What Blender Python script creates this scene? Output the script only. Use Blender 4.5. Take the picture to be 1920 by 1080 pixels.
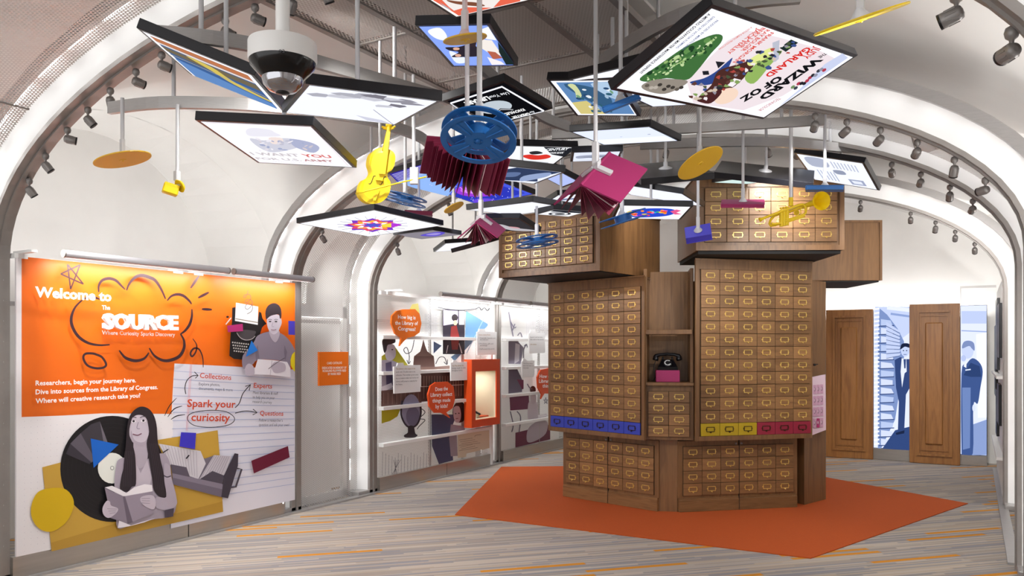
import bpy, bmesh, math, random
from mathutils import Vector, Matrix
random.seed(7)
for o in list(bpy.data.objects):
    bpy.data.objects.remove(o)
SC = bpy.context.scene
COL = SC.collection
# ------------------------------------------------------------------ camera
F, CX, VH, EYE = 1480.0, 960.0, 654.0, 1.6          # focal length and horizon of the 1920x1080 frame
PHI = math.atan((1825 - 960) / F)
CS, SN = math.cos(PHI), math.sin(PHI)
cam = bpy.data.cameras.new('camera')
cam.sensor_width = 36.0
cam.lens = F * 36 / 1920
cam.shift_y = (VH - 540) / 1920
cam.clip_start = 0.05
cam.clip_end = 80
camo = bpy.data.objects.new('camera', cam)
camo.location = (0, 0, EYE)
camo.rotation_euler = (math.pi / 2, 0, PHI)
COL.objects.link(camo)
SC.camera = camo
# ------------------------------------------------------------------ world, exposure
w = bpy.data.worlds.new('room_beyond')
SC.world = w
w.use_nodes = True
w.node_tree.nodes['Background'].inputs[0].default_value = (1.0, 0.99, 0.985, 1)
w.node_tree.nodes['Background'].inputs[1].default_value = 1.65
SC.view_settings.view_transform = 'Standard'
SC.view_settings.look = 'None'
SC.view_settings.gamma = 1
SC.view_settings.use_curve_mapping = False
SC.view_settings.exposure = 0.0
P_SPOT = 64.0      # watts of one track spotlight
P_LED = 14.0        # cove strip emission
P_BAR = 5.5       # watts of a wall-wash bar
P_UP = 15.0        # watts of the uplights behind the panels
P_SCREEN = 1.15    # lightbox emission

# ------------------------------------------------------------------ geometry helpers
RV, FV, UV = Vector((CS, SN, 0)), Vector((-SN, CS, 0)), Vector((0, 0, 1))
EYEP = Vector((0, 0, EYE))
def at(u, v, Z): return EYEP + (FV + RV * ((u - CX) / F) + UV * ((VH - v) / F)) * Z
def atz(u, v, z): return at(u, v, (z - EYE) * F / (VH - v))
def XZ(X, Z, z=0.0): return Vector((X * CS - Z * SN, X * SN + Z * CS, z))
class Plane:
    def __init__(s, p, n): s.p = Vector(p); s.n = Vector(n).normalized()
    def pix(s, u, v, off=0.0):
        d = FV + RV * ((u - CX) / F) + UV * ((VH - v) / F)
        t = (s.p + s.n * off - EYEP).dot(s.n) / d.dot(s.n)
        return EYEP + d * t
def hexc(h):
    h = h.lstrip('#')
    return tuple(((int(h[i:i + 2], 16) / 255) / 12.92 if int(h[i:i + 2], 16) / 255 <= .04045 else
                  ((int(h[i:i + 2], 16) / 255 + .055) / 1.055) ** 2.4) for i in (0, 2, 4)) + (1,)

# ------------------------------------------------------------------ materials
MATS = {}
def mat(name, col, rough=.5, metal=0., emit=0., spec=.5):
    if name in MATS: return MATS[name]
    m = bpy.data.materials.new(name); m.use_nodes = True
    b = m.node_tree.nodes['Principled BSDF']
    c = hexc(col) if isinstance(col, str) else tuple(col) + (1,) * (4 - len(col))
    b.inputs['Base Color'].default_value = c
    b.inputs['Roughness'].default_value = rough
    b.inputs['Metallic'].default_value = metal
    b.inputs['Specular IOR Level'].default_value = spec
    if emit:
        b.inputs['Emission Color'].default_value = c
        b.inputs['Emission Strength'].default_value = emit
    MATS[name] = m
    return m
def ink(col, emit=0.):
    if emit:
        k = 'lit_ink_' + col + '_%.2f' % emit
        if k in MATS: return MATS[k]
        m = bpy.data.materials.new(k); m.use_nodes = True
        t = m.node_tree; t.nodes.clear()
        e = t.nodes.new('ShaderNodeEmission'); o = t.nodes.new('ShaderNodeOutputMaterial')
        e.inputs[0].default_value = hexc(col); e.inputs[1].default_value = emit
        t.links.new(e.outputs[0], o.inputs[0])
        MATS[k] = m
        return m
    return mat('ink_' + col, col, .45)
def N(t, kind, **kw):
    n = t.nodes.new(kind)
    for k, v in kw.items():
        if k == 'op': n.operation = v
        elif k.startswith('i'): n.inputs[int(k[1:])].default_value = v
        else: setattr(n, k, v)
    return n
def wood(name, dark, light, axis='z', scale=1.0, vary=.0, rough=.42):
    m = bpy.data.materials.new(name); m.use_nodes = True
    t = m.node_tree; b = t.nodes['Principled BSDF']; L = t.links.new
    tc = N(t, 'ShaderNodeTexCoord'); mp = N(t, 'ShaderNodeMapping')
    oi = N(t, 'ShaderNodeObjectInfo')
    sc = {'z': (9, 9, .7), 'x': (.7, 9, 9)}[axis]
    mp.inputs['Scale'].default_value = tuple(s * scale for s in sc)
    add = N(t, 'ShaderNodeVectorMath', op='MULTIPLY_ADD')
    cb = N(t, 'ShaderNodeCombineXYZ')
    for k in range(3): L(oi.outputs['Random'], cb.inputs[k])
    L(cb.outputs[0], add.inputs[0]); add.inputs[1].default_value = (13, 7, 5)
    L(tc.outputs['Object'], add.inputs[2]); L(add.outputs[0], mp.inputs[0])
    n1 = N(t, 'ShaderNodeTexNoise'); n1.inputs['Scale'].default_value = 1.6; n1.inputs['Detail'].default_value = 3; n1.inputs['Distortion'].default_value = .8
    L(mp.outputs[0], n1.inputs['Vector'])
    n2 = N(t, 'ShaderNodeTexNoise'); n2.inputs['Scale'].default_value = 9; n2.inputs['Detail'].default_value = 4
    L(mp.outputs[0], n2.inputs['Vector'])
    wv = N(t, 'ShaderNodeMath', op='MULTIPLY', i1=16.0); L(n1.outputs[0], wv.inputs[0])
    sn = N(t, 'ShaderNodeMath', op='SINE'); L(wv.outputs[0], sn.inputs[0])
    s2 = N(t, 'ShaderNodeMath', op='MULTIPLY_ADD', i1=.22, i2=.5); L(sn.outputs[0], s2.inputs[0])
    s3 = N(t, 'ShaderNodeMath', op='MULTIPLY_ADD', i1=.7); L(n2.outputs[0], s3.inputs[0]); L(s2.outputs[0], s3.inputs[2])
    s4 = N(t, 'ShaderNodeMath', op='SUBTRACT', i1=.35); L(s3.outputs[0], s4.inputs[0])
    rp = N(t, 'ShaderNodeMix', data_type='RGBA')
    rp.inputs[6].default_value = hexc(dark); rp.inputs[7].default_value = hexc(light)
    L(s4.outputs[0], rp.inputs[0])
    hv = N(t, 'ShaderNodeHueSaturation')
    mr = N(t, 'ShaderNodeMapRange'); mr.inputs[3].default_value = 1 - vary; mr.inputs[4].default_value = 1 + vary
    L(oi.outputs['Random'], mr.inputs[0]); L(mr.outputs[0], hv.inputs['Value'])
    L(rp.outputs[2], hv.inputs['Color']); L(hv.outputs[0], b.inputs['Base Color'])
    b.inputs['Roughness'].default_value = rough
    bp = N(t, 'ShaderNodeBump'); bp.inputs['Strength'].default_value = .06; bp.inputs['Distance'].default_value = .01
    L(n2.outputs[0], bp.inputs['Height']); L(bp.outputs[0], b.inputs['Normal'])
    MATS[name] = m
    return m
def perforated(name, col, s=.021, r=.33, rough=.4, metal=.3):
    """sheet metal with a hexagonal pattern of round through-holes (UV in metres)"""
    m = bpy.data.materials.new(name); m.use_nodes = True
    t = m.node_tree; b = t.nodes['Principled BSDF']; L = t.links.new
    b.inputs['Base Color'].default_value = hexc(col); b.inputs['Roughness'].default_value = rough; b.inputs['Metallic'].default_value = metal
    uv = N(t, 'ShaderNodeUVMap')
    ds = []
    for k in range(2):
        a = N(t, 'ShaderNodeVectorMath', op='MULTIPLY_ADD')
        a.inputs[1].default_value = (1 / s, 1 / (s * 1.732), 0); a.inputs[2].default_value = (.5 * k, .5 * k, 0)
        L(uv.outputs[0], a.inputs[0])
        f = N(t, 'ShaderNodeVectorMath', op='FRACTION'); L(a.outputs[0], f.inputs[0])
        g = N(t, 'ShaderNodeVectorMath', op='SUBTRACT'); g.inputs[1].default_value = (.5, .5, 0); L(f.outputs[0], g.inputs[0])
        h = N(t, 'ShaderNodeVectorMath', op='MULTIPLY'); h.inputs[1].default_value = (1, 1.732, 0); L(g.outputs[0], h.inputs[0])
        l = N(t, 'ShaderNodeVectorMath', op='LENGTH'); L(h.outputs[0], l.inputs[0])
        ds.append(l)
    mn = N(t, 'ShaderNodeMath', op='MINIMUM'); L(ds[0].outputs['Value'], mn.inputs[0]); L(ds[1].outputs['Value'], mn.inputs[1])
    lt = N(t, 'ShaderNodeMath', op='LESS_THAN', i1=r); L(mn.outputs[0], lt.inputs[0])
    tr = N(t, 'ShaderNodeBsdfTransparent'); mx = N(t, 'ShaderNodeMixShader')
    L(lt.outputs[0], mx.inputs[0]); L(b.outputs[0], mx.inputs[1]); L(tr.outputs[0], mx.inputs[2])
    L(mx.outputs[0], t.nodes['Material Output'].inputs[0])
    MATS[name] = m
    return m
def carpet():
    m = bpy.data.materials.new('striped_carpet'); m.use_nodes = True
    t = m.node_tree; b = t.nodes['Principled BSDF']; L = t.links.new
    b.inputs['Roughness'].default_value = .95; b.inputs['Specular IOR Level'].default_value = .1
    tc = N(t, 'ShaderNodeTexCoord'); mp = N(t, 'ShaderNodeMapping')
    ang = PHI + math.radians(15.5)               # the stripes run parallel to one face of the card catalogue
    mp.inputs['Rotation'].default_value = (0, 0, -ang)
    L(tc.outputs['Object'], mp.inputs[0])
    sp = N(t, 'ShaderNodeSeparateXYZ'); L(mp.outputs[0], sp.inputs[0])
    def cell(rowh, length, seed):
        row = N(t, 'ShaderNodeMath', op='DIVIDE', i1=rowh); L(sp.outputs[1], row.inputs[0])
        rf = N(t, 'ShaderNodeMath', op='FLOOR'); L(row.outputs[0], rf.inputs[0])
        wn = N(t, 'ShaderNodeTexWhiteNoise', noise_dimensions='2D')
        cb = N(t, 'ShaderNodeCombineXYZ', i1=seed); L(rf.outputs[0], cb.inputs[0]); L(cb.outputs[0], wn.inputs[0])
        ln = N(t, 'ShaderNodeMath', op='DIVIDE', i1=length); L(sp.outputs[0], ln.inputs[0])
        ad = N(t, 'ShaderNodeMath', op='MULTIPLY_ADD', i1=9.0); L(wn.outputs[0], ad.inputs[0]); L(ln.outputs[0], ad.inputs[2])
        cf = N(t, 'ShaderNodeMath', op='FLOOR'); L(ad.outputs[0], cf.inputs[0])
        w2 = N(t, 'ShaderNodeTexWhiteNoise', noise_dimensions='2D')
        c2 = N(t, 'ShaderNodeCombineXYZ'); L(rf.outputs[0], c2.inputs[0])
        a2 = N(t, 'ShaderNodeMath', op='ADD', i1=seed * 3.1); L(cf.outputs[0], a2.inputs[0]); L(a2.outputs[0], c2.inputs[1])
        L(c2.outputs[0], w2.inputs[0])
        return w2
    fine, wide = cell(.022, .9, 1.7), cell(.05, .8, 5.3)
    r1 = N(t, 'ShaderNodeValToRGB'); r1.color_ramp.interpolation = 'CONSTANT'
    e = r1.color_ramp.elements
    e[0].position = 0; e[0].color = hexc('#9a9695'); e[1].position = .22; e[1].color = hexc('#b3aaa2')
    for p, c in ((.42, '#a99f96'), (.6, '#bfb4a8'), (.78, '#95949a'), (.9, '#b9ab9b')):
        x = e.new(p); x.color = hexc(c)
    L(fine.outputs[0], r1.inputs[0])
    gt = N(t, 'ShaderNodeMath', op='GREATER_THAN', i1=.935); L(wide.outputs[0], gt.inputs[0])
    ns = N(t, 'ShaderNodeTexNoise'); ns.inputs['Scale'].default_value = 260; L(tc.outputs['Object'], ns.inputs['Vector'])
    mx = N(t, 'ShaderNodeMix', data_type='RGBA'); L(gt.outputs[0], mx.inputs[0]); L(r1.outputs[0], mx.inputs[6]); mx.inputs[7].default_value = hexc('#d48f34')
    m2 = N(t, 'ShaderNodeMix', data_type='RGBA', blend_type='MULTIPLY'); m2.inputs[0].default_value = .12
    L(mx.outputs[2], m2.inputs[6]); L(ns.outputs[0], m2.inputs[7]); L(m2.outputs[2], b.inputs['Base Color'])
    MATS['striped_carpet'] = m
    return m
def speckled(name, c1, c2, scale, rough, metal=0., stretch=(1, 1, 1)):
    m = bpy.data.materials.new(name); m.use_nodes = True
    t = m.node_tree; b = t.nodes['Principled BSDF']; L = t.links.new
    tc = N(t, 'ShaderNodeTexCoord'); mp = N(t, 'ShaderNodeMapping'); mp.inputs['Scale'].default_value = stretch
    n = N(t, 'ShaderNodeTexNoise'); n.inputs['Scale'].default_value = scale; n.inputs['Detail'].default_value = 4
    L(tc.outputs['Object'], mp.inputs[0]); L(mp.outputs[0], n.inputs['Vector'])
    x = N(t, 'ShaderNodeMix', data_type='RGBA'); x.inputs[6].default_value = hexc(c1); x.inputs[7].default_value = hexc(c2)
    L(n.outputs[0], x.inputs[0]); L(x.outputs[2], b.inputs['Base Color'])
    b.inputs['Roughness'].default_value = rough; b.inputs['Metallic'].default_value = metal
    MATS[name] = m
    return m
M_PLASTER = speckled('white_plaster', '#e9e7e4', '#f3f2ef', 3, .8)
M_WHITE = mat('white_enamel', '#f1f1f0', .4)
M_ALU = speckled('brushed_aluminium', '#a9a7a6', '#bcbab9', 20, .38, .55, (1, 1, 12))
M_RAIL = speckled('grey_rail_metal', '#8d8884', '#a09a96', 12, .4, .35)
M_STEEL = speckled('stainless_kick_plate', '#a9a49e', '#bdb8b2', 6, .28, .85, (1, .3, 6))
M_PERF = perforated('perforated_white_metal', '#dcdad8')
M_PERFG = perforated('perforated_grey_metal', '#d2cdc9', metal=0.)
M_WOOD = wood('walnut_veneer', '#5e4027', '#86623d', vary=.06)
M_WOODD = wood('oak_drawer_front', '#69482a', '#926c44', axis='x', scale=1.6, vary=.24)
M_DOOR = wood('walnut_door', '#7c4e22', '#ab743c', vary=.04)
M_BRASS = mat('polished_brass', '#f0d27c', .32, .75)
M_BLACK = mat('black_plastic', '#141417', .35)
M_VOID = mat('black_laminate_and_shade', '#0c0b0b', .7)  # laminate of the undersides, and shade painted into the drawer gaps
M_FRAME = mat('black_anodised_frame', '#17171d', .35, .2)
M_ROD = mat('white_painted_rod', '#cfcfd2', .4, .1)
M_YEL = mat('yellow_resin', '#f0cc0c', .4)
M_YELD = mat('ochre_yellow_acrylic', '#e6b82c', .4)
M_BLUE = mat('blue_resin', '#1668b4', .4)
M_MAG = mat('magenta_bookcloth', '#a02660', .6)
M_MAGD = mat('maroon_bookcloth', '#7d1a3c', .6)
M_PURP = mat('violet_blue_resin', '#4a43c8', .45)
M_SPOT = mat('grey_spot_housing', '#8e8a88', .4, .4)
M_LENS = mat('lit_spot_lens', '#ffffff', .3, emit=6.0)
M_LED = mat('lit_led_strip', (1, 1, 1), .4, emit=P_LED)
M_ORUG = speckled('orange_carpet', '#a8450c', '#c4560f', 60, .95, 0, (1, 6, 1))
M_ORANGE = mat('orange_sign_paint', '#ee7410', .45)
M_ORED = mat('red_orange_sign_paint', '#e04e14', .45)

# ------------------------------------------------------------------ mesh builder
class MB:
    def __init__(s): s.v = []; s.f = []; s.m = []; s.uv = None; s.sm = []
    def quad(s, a, b, c, d, mi=0): s.poly([a, b, c, d], mi)
    def poly(s, pts, mi=0, smooth=False):
        k = len(s.v); s.v += [tuple(p) for p in pts]; s.f.append(tuple(range(k, k + len(pts)))); s.m.append(mi); s.sm.append(smooth)
    def faces(s, vs, fs, mi=0, smooth=False):
        k = len(s.v); s.v += [tuple(p) for p in vs]
        for f in fs: s.f.append(tuple(i + k for i in f)); s.m.append(mi); s.sm.append(smooth)
    def box(s, c, size, M=None, mi=0, bev=0.0):
        x, y, z = (d / 2 for d in size)
        c = Vector(c)
        if bev:
            bm = bmesh.new(); bmesh.ops.create_cube(bm, size=1)
            for v in bm.verts: v.co = Vector((v.co.x * size[0], v.co.y * size[1], v.co.z * size[2]))
            bmesh.ops.bevel(bm, geom=bm.edges[:], offset=bev, segments=1, affect='EDGES')
            vs = [v.co.copy() for v in bm.verts]; bm.verts.index_update()
            fs = [[v.index for v in f.verts] for f in bm.faces]; bm.free()
        else:
            vs = [Vector((i * x, j * y, k * z)) for i in (-1, 1) for j in (-1, 1) for k in (-1, 1)]
            fs = [(0, 1, 3, 2), (4, 6, 7, 5), (0, 4, 5, 1), (2, 3, 7, 6), (0, 2, 6, 4), (1, 5, 7, 3)]
        if M is not None: vs = [M @ v for v in vs]
        s.faces([v + c for v in vs], fs, mi)
    def span(s, lo, hi, mi=0, bev=0.0):
        lo, hi = Vector(lo), Vector(hi)
        s.box((lo + hi) / 2, hi - lo, None, mi, bev)
    def prism(s, pts, off, mi=0):
        """polygon pts extruded by the vector off"""
        n = len(pts); off = Vector(off); pts = [Vector(p) for p in pts]
        s.faces(pts + [p + off for p in pts], [tuple(range(n))[::-1], tuple(range(n, 2 * n))] + [(i, (i + 1) % n, n + (i + 1) % n, n + i) for i in range(n)], mi)
    def tube(s, path, r, seg=10, mi=0, cap=True, smooth=True):
        path = [Vector(p) for p in path]; n = len(path)
        rr = r if isinstance(r, (list, tuple)) else [r] * n
        t0 = (path[1] - path[0]).normalized()
        a = t0.orthogonal().normalized()
        rings = []
        for i, p in enumerate(path):
            t = (path[min(i + 1, n - 1)] - path[max(i - 1, 0)]).normalized()
            a = (a - t * a.dot(t)).normalized(); b = t.cross(a)
            rings += [p + (a * math.cos(k * 2 * math.pi / seg) + b * math.sin(k * 2 * math.pi / seg)) * rr[i] for k in range(seg)]
        fs = [(i * seg + k, i * seg + (k + 1) % seg, (i + 1) * seg + (k + 1) % seg, (i + 1) * seg + k) for i in range(n - 1) for k in range(seg)]
        s.faces(rings, fs, mi, smooth)
        if cap:
            s.poly(rings[:seg][::-1], mi); s.poly(rings[-seg:], mi)
    def lathe(s, prof, seg=24, M=None, mi=0, smooth=True):
        """prof: (radius, height) list turned about local z"""
        vs = [Vector((r * math.cos(k * 2 * math.pi / seg), r * math.sin(k * 2 * math.pi / seg), h)) for r, h in prof for k in range(seg)]
        if M is not None: vs = [M @ v for v in vs]
        n = len(prof)
        s.faces(vs, [(i * seg + k, i * seg + (k + 1) % seg, (i + 1) * seg + (k + 1) % seg, (i + 1) * seg + k) for i in range(n - 1) for k in range(seg)], mi, smooth)
        if prof[0][0] > 1e-4: s.poly(vs[:seg][::-1], mi)
        if prof[-1][0] > 1e-4: s.poly(vs[-seg:], mi)
    def mesh(s, name, mats):
        me = bpy.data.meshes.new(name); me.from_pydata(s.v, [], s.f)
        for m in (mats if isinstance(mats, (list, tuple)) else [mats]): me.materials.append(m)
        if len(me.polygons) == len(s.m):
            me.polygons.foreach_set('material_index', s.m); me.polygons.foreach_set('use_smooth', s.sm)
        if s.uv:
            l = me.uv_layers.new(name='UVMap')
            for lp in me.loops: l.data[lp.index].uv = s.uv[lp.vertex_index]
        me.update()
        return me
def obj(name, mesh, mats=None, parent=None, loc=None, M=None):
    if isinstance(mesh, MB): mesh = mesh.mesh(name, mats)
    o = bpy.data.objects.new(name, mesh); COL.objects.link(o)
    if M is not None: o.matrix_basis = M
    elif loc is not None: o.location = loc
    if parent is not None:
        o.parent = parent
        if M is None and loc is None: o.matrix_parent_inverse = parent.matrix_basis.inverted() if parent.parent is None else (parent.parent.matrix_basis @ parent.matrix_parent_inverse @ parent.matrix_basis).inverted()
    return o
def sub(name, mb, mats, parent):
    """a child whose mesh is written in world coordinates"""
    return obj(name, mb, mats, parent)
def tag(o, label=None, cat=None, group=None, kind=None):
    for k, v in (('label', label), ('category', cat), ('group', group), ('kind', kind)):
        if v: o[k] = v
    return o
def thing(name, label, cat, loc=(0, 0, 0), rz=0.0, group=None):
    o = bpy.data.objects.new(name, None); COL.objects.link(o)
    o.empty_display_size = .1
    o.matrix_basis = Matrix.Translation(Vector(loc)) @ Matrix.Rotation(rz, 4, 'Z')
    return tag(o, label, cat, group)
def struct(name, mb, mats, label=None):
    o = obj(name, mb, mats); o['kind'] = 'structure'
    if label: o['label'] = label
    return o
def smooth_pts(pts, closed=True, n=4):
    P = [Vector((p[0], p[1])) for p in pts]; L = len(P); out = []
    for i in range(L if closed else L - 1):
        g = lambda k: P[k % L] if closed else P[max(0, min(L - 1, k))]
        a, b, c, d = g(i - 1), g(i), g(i + 1), g(i + 2)
        for k in range(n):
            t = k / n
            out.append(.5 * ((2 * b) + (c - a) * t + (2 * a - 5 * b + 4 * c - d) * t * t + (3 * b - a - 3 * c + d) * t ** 3))
    if not closed: out.append(P[-1])
    return [(p.x, p.y) for p in out]
_TXT = {}
def text_mesh(body, bold=0.0):
    k = (body, bold)
    if k in _TXT: return _TXT[k]
    c = bpy.data.curves.new('lettering', 'FONT'); c.body = body; c.size = 1.0; c.resolution_u = 2; c.offset = bold
    o = bpy.data.objects.new('lettering', c)
    me = bpy.data.meshes.new_from_object(o)
    vs = [v.co.copy() for v in me.vertices]; fs = [tuple(p.vertices) for p in me.polygons]
    bpy.data.objects.remove(o); bpy.data.curves.remove(c); bpy.data.meshes.remove(me)
    x0 = min(v.x for v in vs); x1 = max(v.x for v in vs)
    _TXT[k] = ([Vector((v.x - x0, v.y, 0)) for v in vs], fs, x1 - x0)
    return _TXT[k]
CAP = .70
class Art:
    """flat print: shapes given in picture pixels (through a zoom transform), laid on a real plane in the place"""
    def __init__(s, plane, emit=0.): s.pl = plane; s.mb = MB(); s.mats = []; s.idx = {}; s.k = 1; s.T = (0, 0, 1); s.emit = emit; s.step = .00035
    def _m(s, col):
        if col not in s.idx: s.idx[col] = len(s.mats); s.mats.append(ink(col, s.emit))
        return s.idx[col]
    def p(s, q):
        ox, oy, sc = s.T
        return s.pl.pix(ox + q[0] / sc, oy + q[1] / sc, s.k * s.step)
    def poly(s, col, pts, smooth=False):
        if smooth: pts = smooth_pts(pts)
        s.mb.poly([s.p(q) for q in pts], s._m(col)); s.k += 1
    def ell(s, col, cx, cy, rx, ry, rot=0., n=24):
        c, d = math.cos(rot), math.sin(rot)
        s.poly(col, [(cx + rx * math.cos(a) * c - ry * math.sin(a) * d, cy + rx * math.cos(a) * d + ry * math.sin(a) * c) for a in [k * 2 * math.pi / n for k in range(n)]])
    def line(s, col, pts, wd, smooth=True, taper=False, closed=False):
        if smooth and len(pts) > 2: pts = smooth_pts(pts, closed)
        if closed: pts = pts + [pts[0]]
        n = len(pts); Lp = []; Rp = []
        for i, q in enumerate(pts):
            a = pts[max(i - 1, 0)]; b = pts[min(i + 1, n - 1)]
            dx, dy = b[0] - a[0], b[1] - a[1]; l = math.hypot(dx, dy) or 1
            h = wd / 2 * ((.35 + .65 * math.sin(math.pi * (i + .6) / (n + .2))) if taper else 1)
            Lp.append((q[0] - dy / l * h, q[1] + dx / l * h)); Rp.append((q[0] + dy / l * h, q[1] - dx / l * h))
        for i in range(n - 1):
            s.mb.poly([s.p(Lp[i]), s.p(Lp[i + 1]), s.p(Rp[i + 1]), s.p(Rp[i])], s._m(col))
        s.k += 1
    def text(s, col, body, a, b, h, bold=.0, depth=0.):
        """baseline from pixel a to pixel b, capital height h (zoomed pixels)"""
        vs, fs, w = text_mesh(body, bold)
        A, B = s.p(a), s.p(b); d = (B - A); wd = d.length; d.normalize()
        n = s.pl.n; up = n.cross(d).normalized()
        q = (a[0] + (b[1] - a[1]) / max(1e-6, math.hypot(b[0] - a[0], b[1] - a[1])) * h, a[1] - (b[0] - a[0]) / max(1e-6, math.hypot(b[0] - a[0], b[1] - a[1])) * h)
        H = abs((s.p(q) - A).dot(up)) / CAP
        pts = [A + d * (v.x / w * wd) + up * (v.y * H) for v in vs]
        s.mb.faces(pts, fs, s._m(col)); s.k += 1
        return A, d, up, wd / w, H
    def build(s, parent, name='printed_graphic'):
        return sub(name, s.mb, s.mats, parent)
# ================================================================== THE ROOM
XL, XR, XC = -5.72, 0.27, -2.73           # frame legs left / right, arch axis
AW, AB, AZ = 3.0, 1.25, 2.21              # half width, rise, springing of the arch frames
FRAMES = [2.95, 5.68, 6.83, 9.5]          # rails of the arch frames along the hall
YEND = 12.45
def arch_path(off=0.0, n=40, legs=True, z0=0.0):
    """points (x, z) and outward normals of the arch, offset outwards"""
    out = []
    if legs: out.append((Vector((XC - AW, z0)), Vector((-1, 0))))
    for k in range(n + 1):
        a = math.pi - math.pi * k / n
        nrm = Vector((math.cos(a) / AW, math.sin(a) / AB)).normalized()
        out.append((Vector((XC + AW * math.cos(a), AZ + AB * math.sin(a))), nrm))
    if legs: out.append((Vector((XC + AW, z0)), Vector((1, 0))))
    return [(p + nn * off, nn) for p, nn in out]
def sweep(mb, prof, closed=True, n=40, mi=0, z0=0.0, smooth=False):
    """prof: (outward offset, y) cross-section carried along the arch"""
    base = arch_path(0, n, True, z0); m = len(prof); vs = []
    for p, nn in base:
        for r, y in prof:
            q = p + nn * r
            vs.append((q.x, y, max(q.y, z0)))
    fs = []
    for i in range(len(base) - 1):
        for k in range(m if closed else m - 1):
            fs.append((i * m + k, i * m + (k + 1) % m, (i + 1) * m + (k + 1) % m, (i + 1) * m + k))
    mb.faces(vs, fs, mi, smooth)
# floor
mb = MB(); mb.quad((-8, -2.5, 0), (2.2, -2.5, 0), (2.2, 14, 0), (-8, 14, 0))
struct('floor', mb, carpet(), 'grey striped carpet with orange dashes')
# orange carpet inset round the catalogue
mb = MB()
rugp = [(853, 966), (1520, 1048), (1815, 945), (1420, 872), (940, 876)]
fl = Plane((0, 0, 0), (0, 0, 1))
pts = [fl.pix(u, v) for u, v in rugp]
mb.prism([p + Vector((0, 0, .001)) for p in pts], (0, 0, .007))
tag(obj('orange_rug', mb, M_ORUG), 'burnt orange polygonal carpet under the card catalogue tower', 'rug')
# historic plaster groin vault over three bays
SPR, YB, BAY = 2.1, [0.42, 4.3, 8.18, 12.06], 1.75
def vault_z(x, y):
    dx = min(1, abs(x - XC) / 3.72)
    z1 = SPR + 1.85 * math.sqrt(1 - dx * dx)
    z2 = SPR
    for yb in YB:
        d = abs(y - yb) / BAY
        if d < 1: z2 = max(z2, SPR + 1.55 * math.sqrt(1 - d * d))
    return max(z1, z2)
mb = MB()
nx, ny = 60, 150
xs = [XC - 3.72 * math.cos(math.pi * i / nx) for i in range(nx + 1)]
ys = [-2.5 + 15.9 * j / ny for j in range(ny + 1)]
mb.faces([(x, y, vault_z(x, y)) for y in ys for x in xs], [(j * (nx + 1) + i, (j + 1) * (nx + 1) + i, (j + 1) * (nx + 1) + i + 1, j * (nx + 1) + i + 1) for j in range(ny) for i in range(nx)], 0, True)
struct('ceiling', mb, M_PLASTER, 'white plaster groin vault')
def side_wall(name, x, sgn):
    """wall with an arched niche in each bay; sgn -1: niches go towards -x"""
    mb = MB(); D, RN, HN = .6, 1.36, 1.5
    y0 = -2.5
    for yb in YB:
        # piers between the bays
        mb.quad((x, y0, 0), (x, yb - BAY, 0), (x, yb - BAY, SPR), (x, y0, SPR)); y0 = yb + BAY
        n = 24; A = [math.pi * k / n for k in range(n + 1)]
        o = [(yb - BAY * math.cos(a), SPR + 1.55 * math.sin(a)) for a in A]
        q = [(yb - RN * math.cos(a), SPR + HN * math.sin(a)) for a in A]
        xi = x + sgn * D
        for k in range(n):    # reveal and lunette
            mb.quad((x, *o[k]), (x, *o[k + 1]), (xi, *q[k + 1]), (xi, *q[k]))
            mb.quad((xi, *q[k]), (xi, *q[k + 1]), (xi, q[k + 1][0], SPR), (xi, q[k][0], SPR))
        mb.quad((xi, yb - RN, 0), (xi, yb + RN, 0), (xi, yb + RN, SPR), (xi, yb - RN, SPR))
        mb.quad((x, yb - BAY, 0), (xi, yb - RN, 0), (xi, yb - RN, SPR), (x, yb - BAY, SPR))
        mb.quad((x, yb + BAY, 0), (xi, yb + RN, 0), (xi, yb + RN, SPR), (x, yb + BAY, SPR))
    struct(name, mb, M_PLASTER)
side_wall('wall_left', XC - 3.68, -1)
side_wall('wall_right', XC + 3.68, 1)
mb = MB()
mb.span((-7.2, YEND + .42, 0), (1.8, YEND + .6, 4.1))
struct('wall_back', mb, M_PLASTER)
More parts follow.
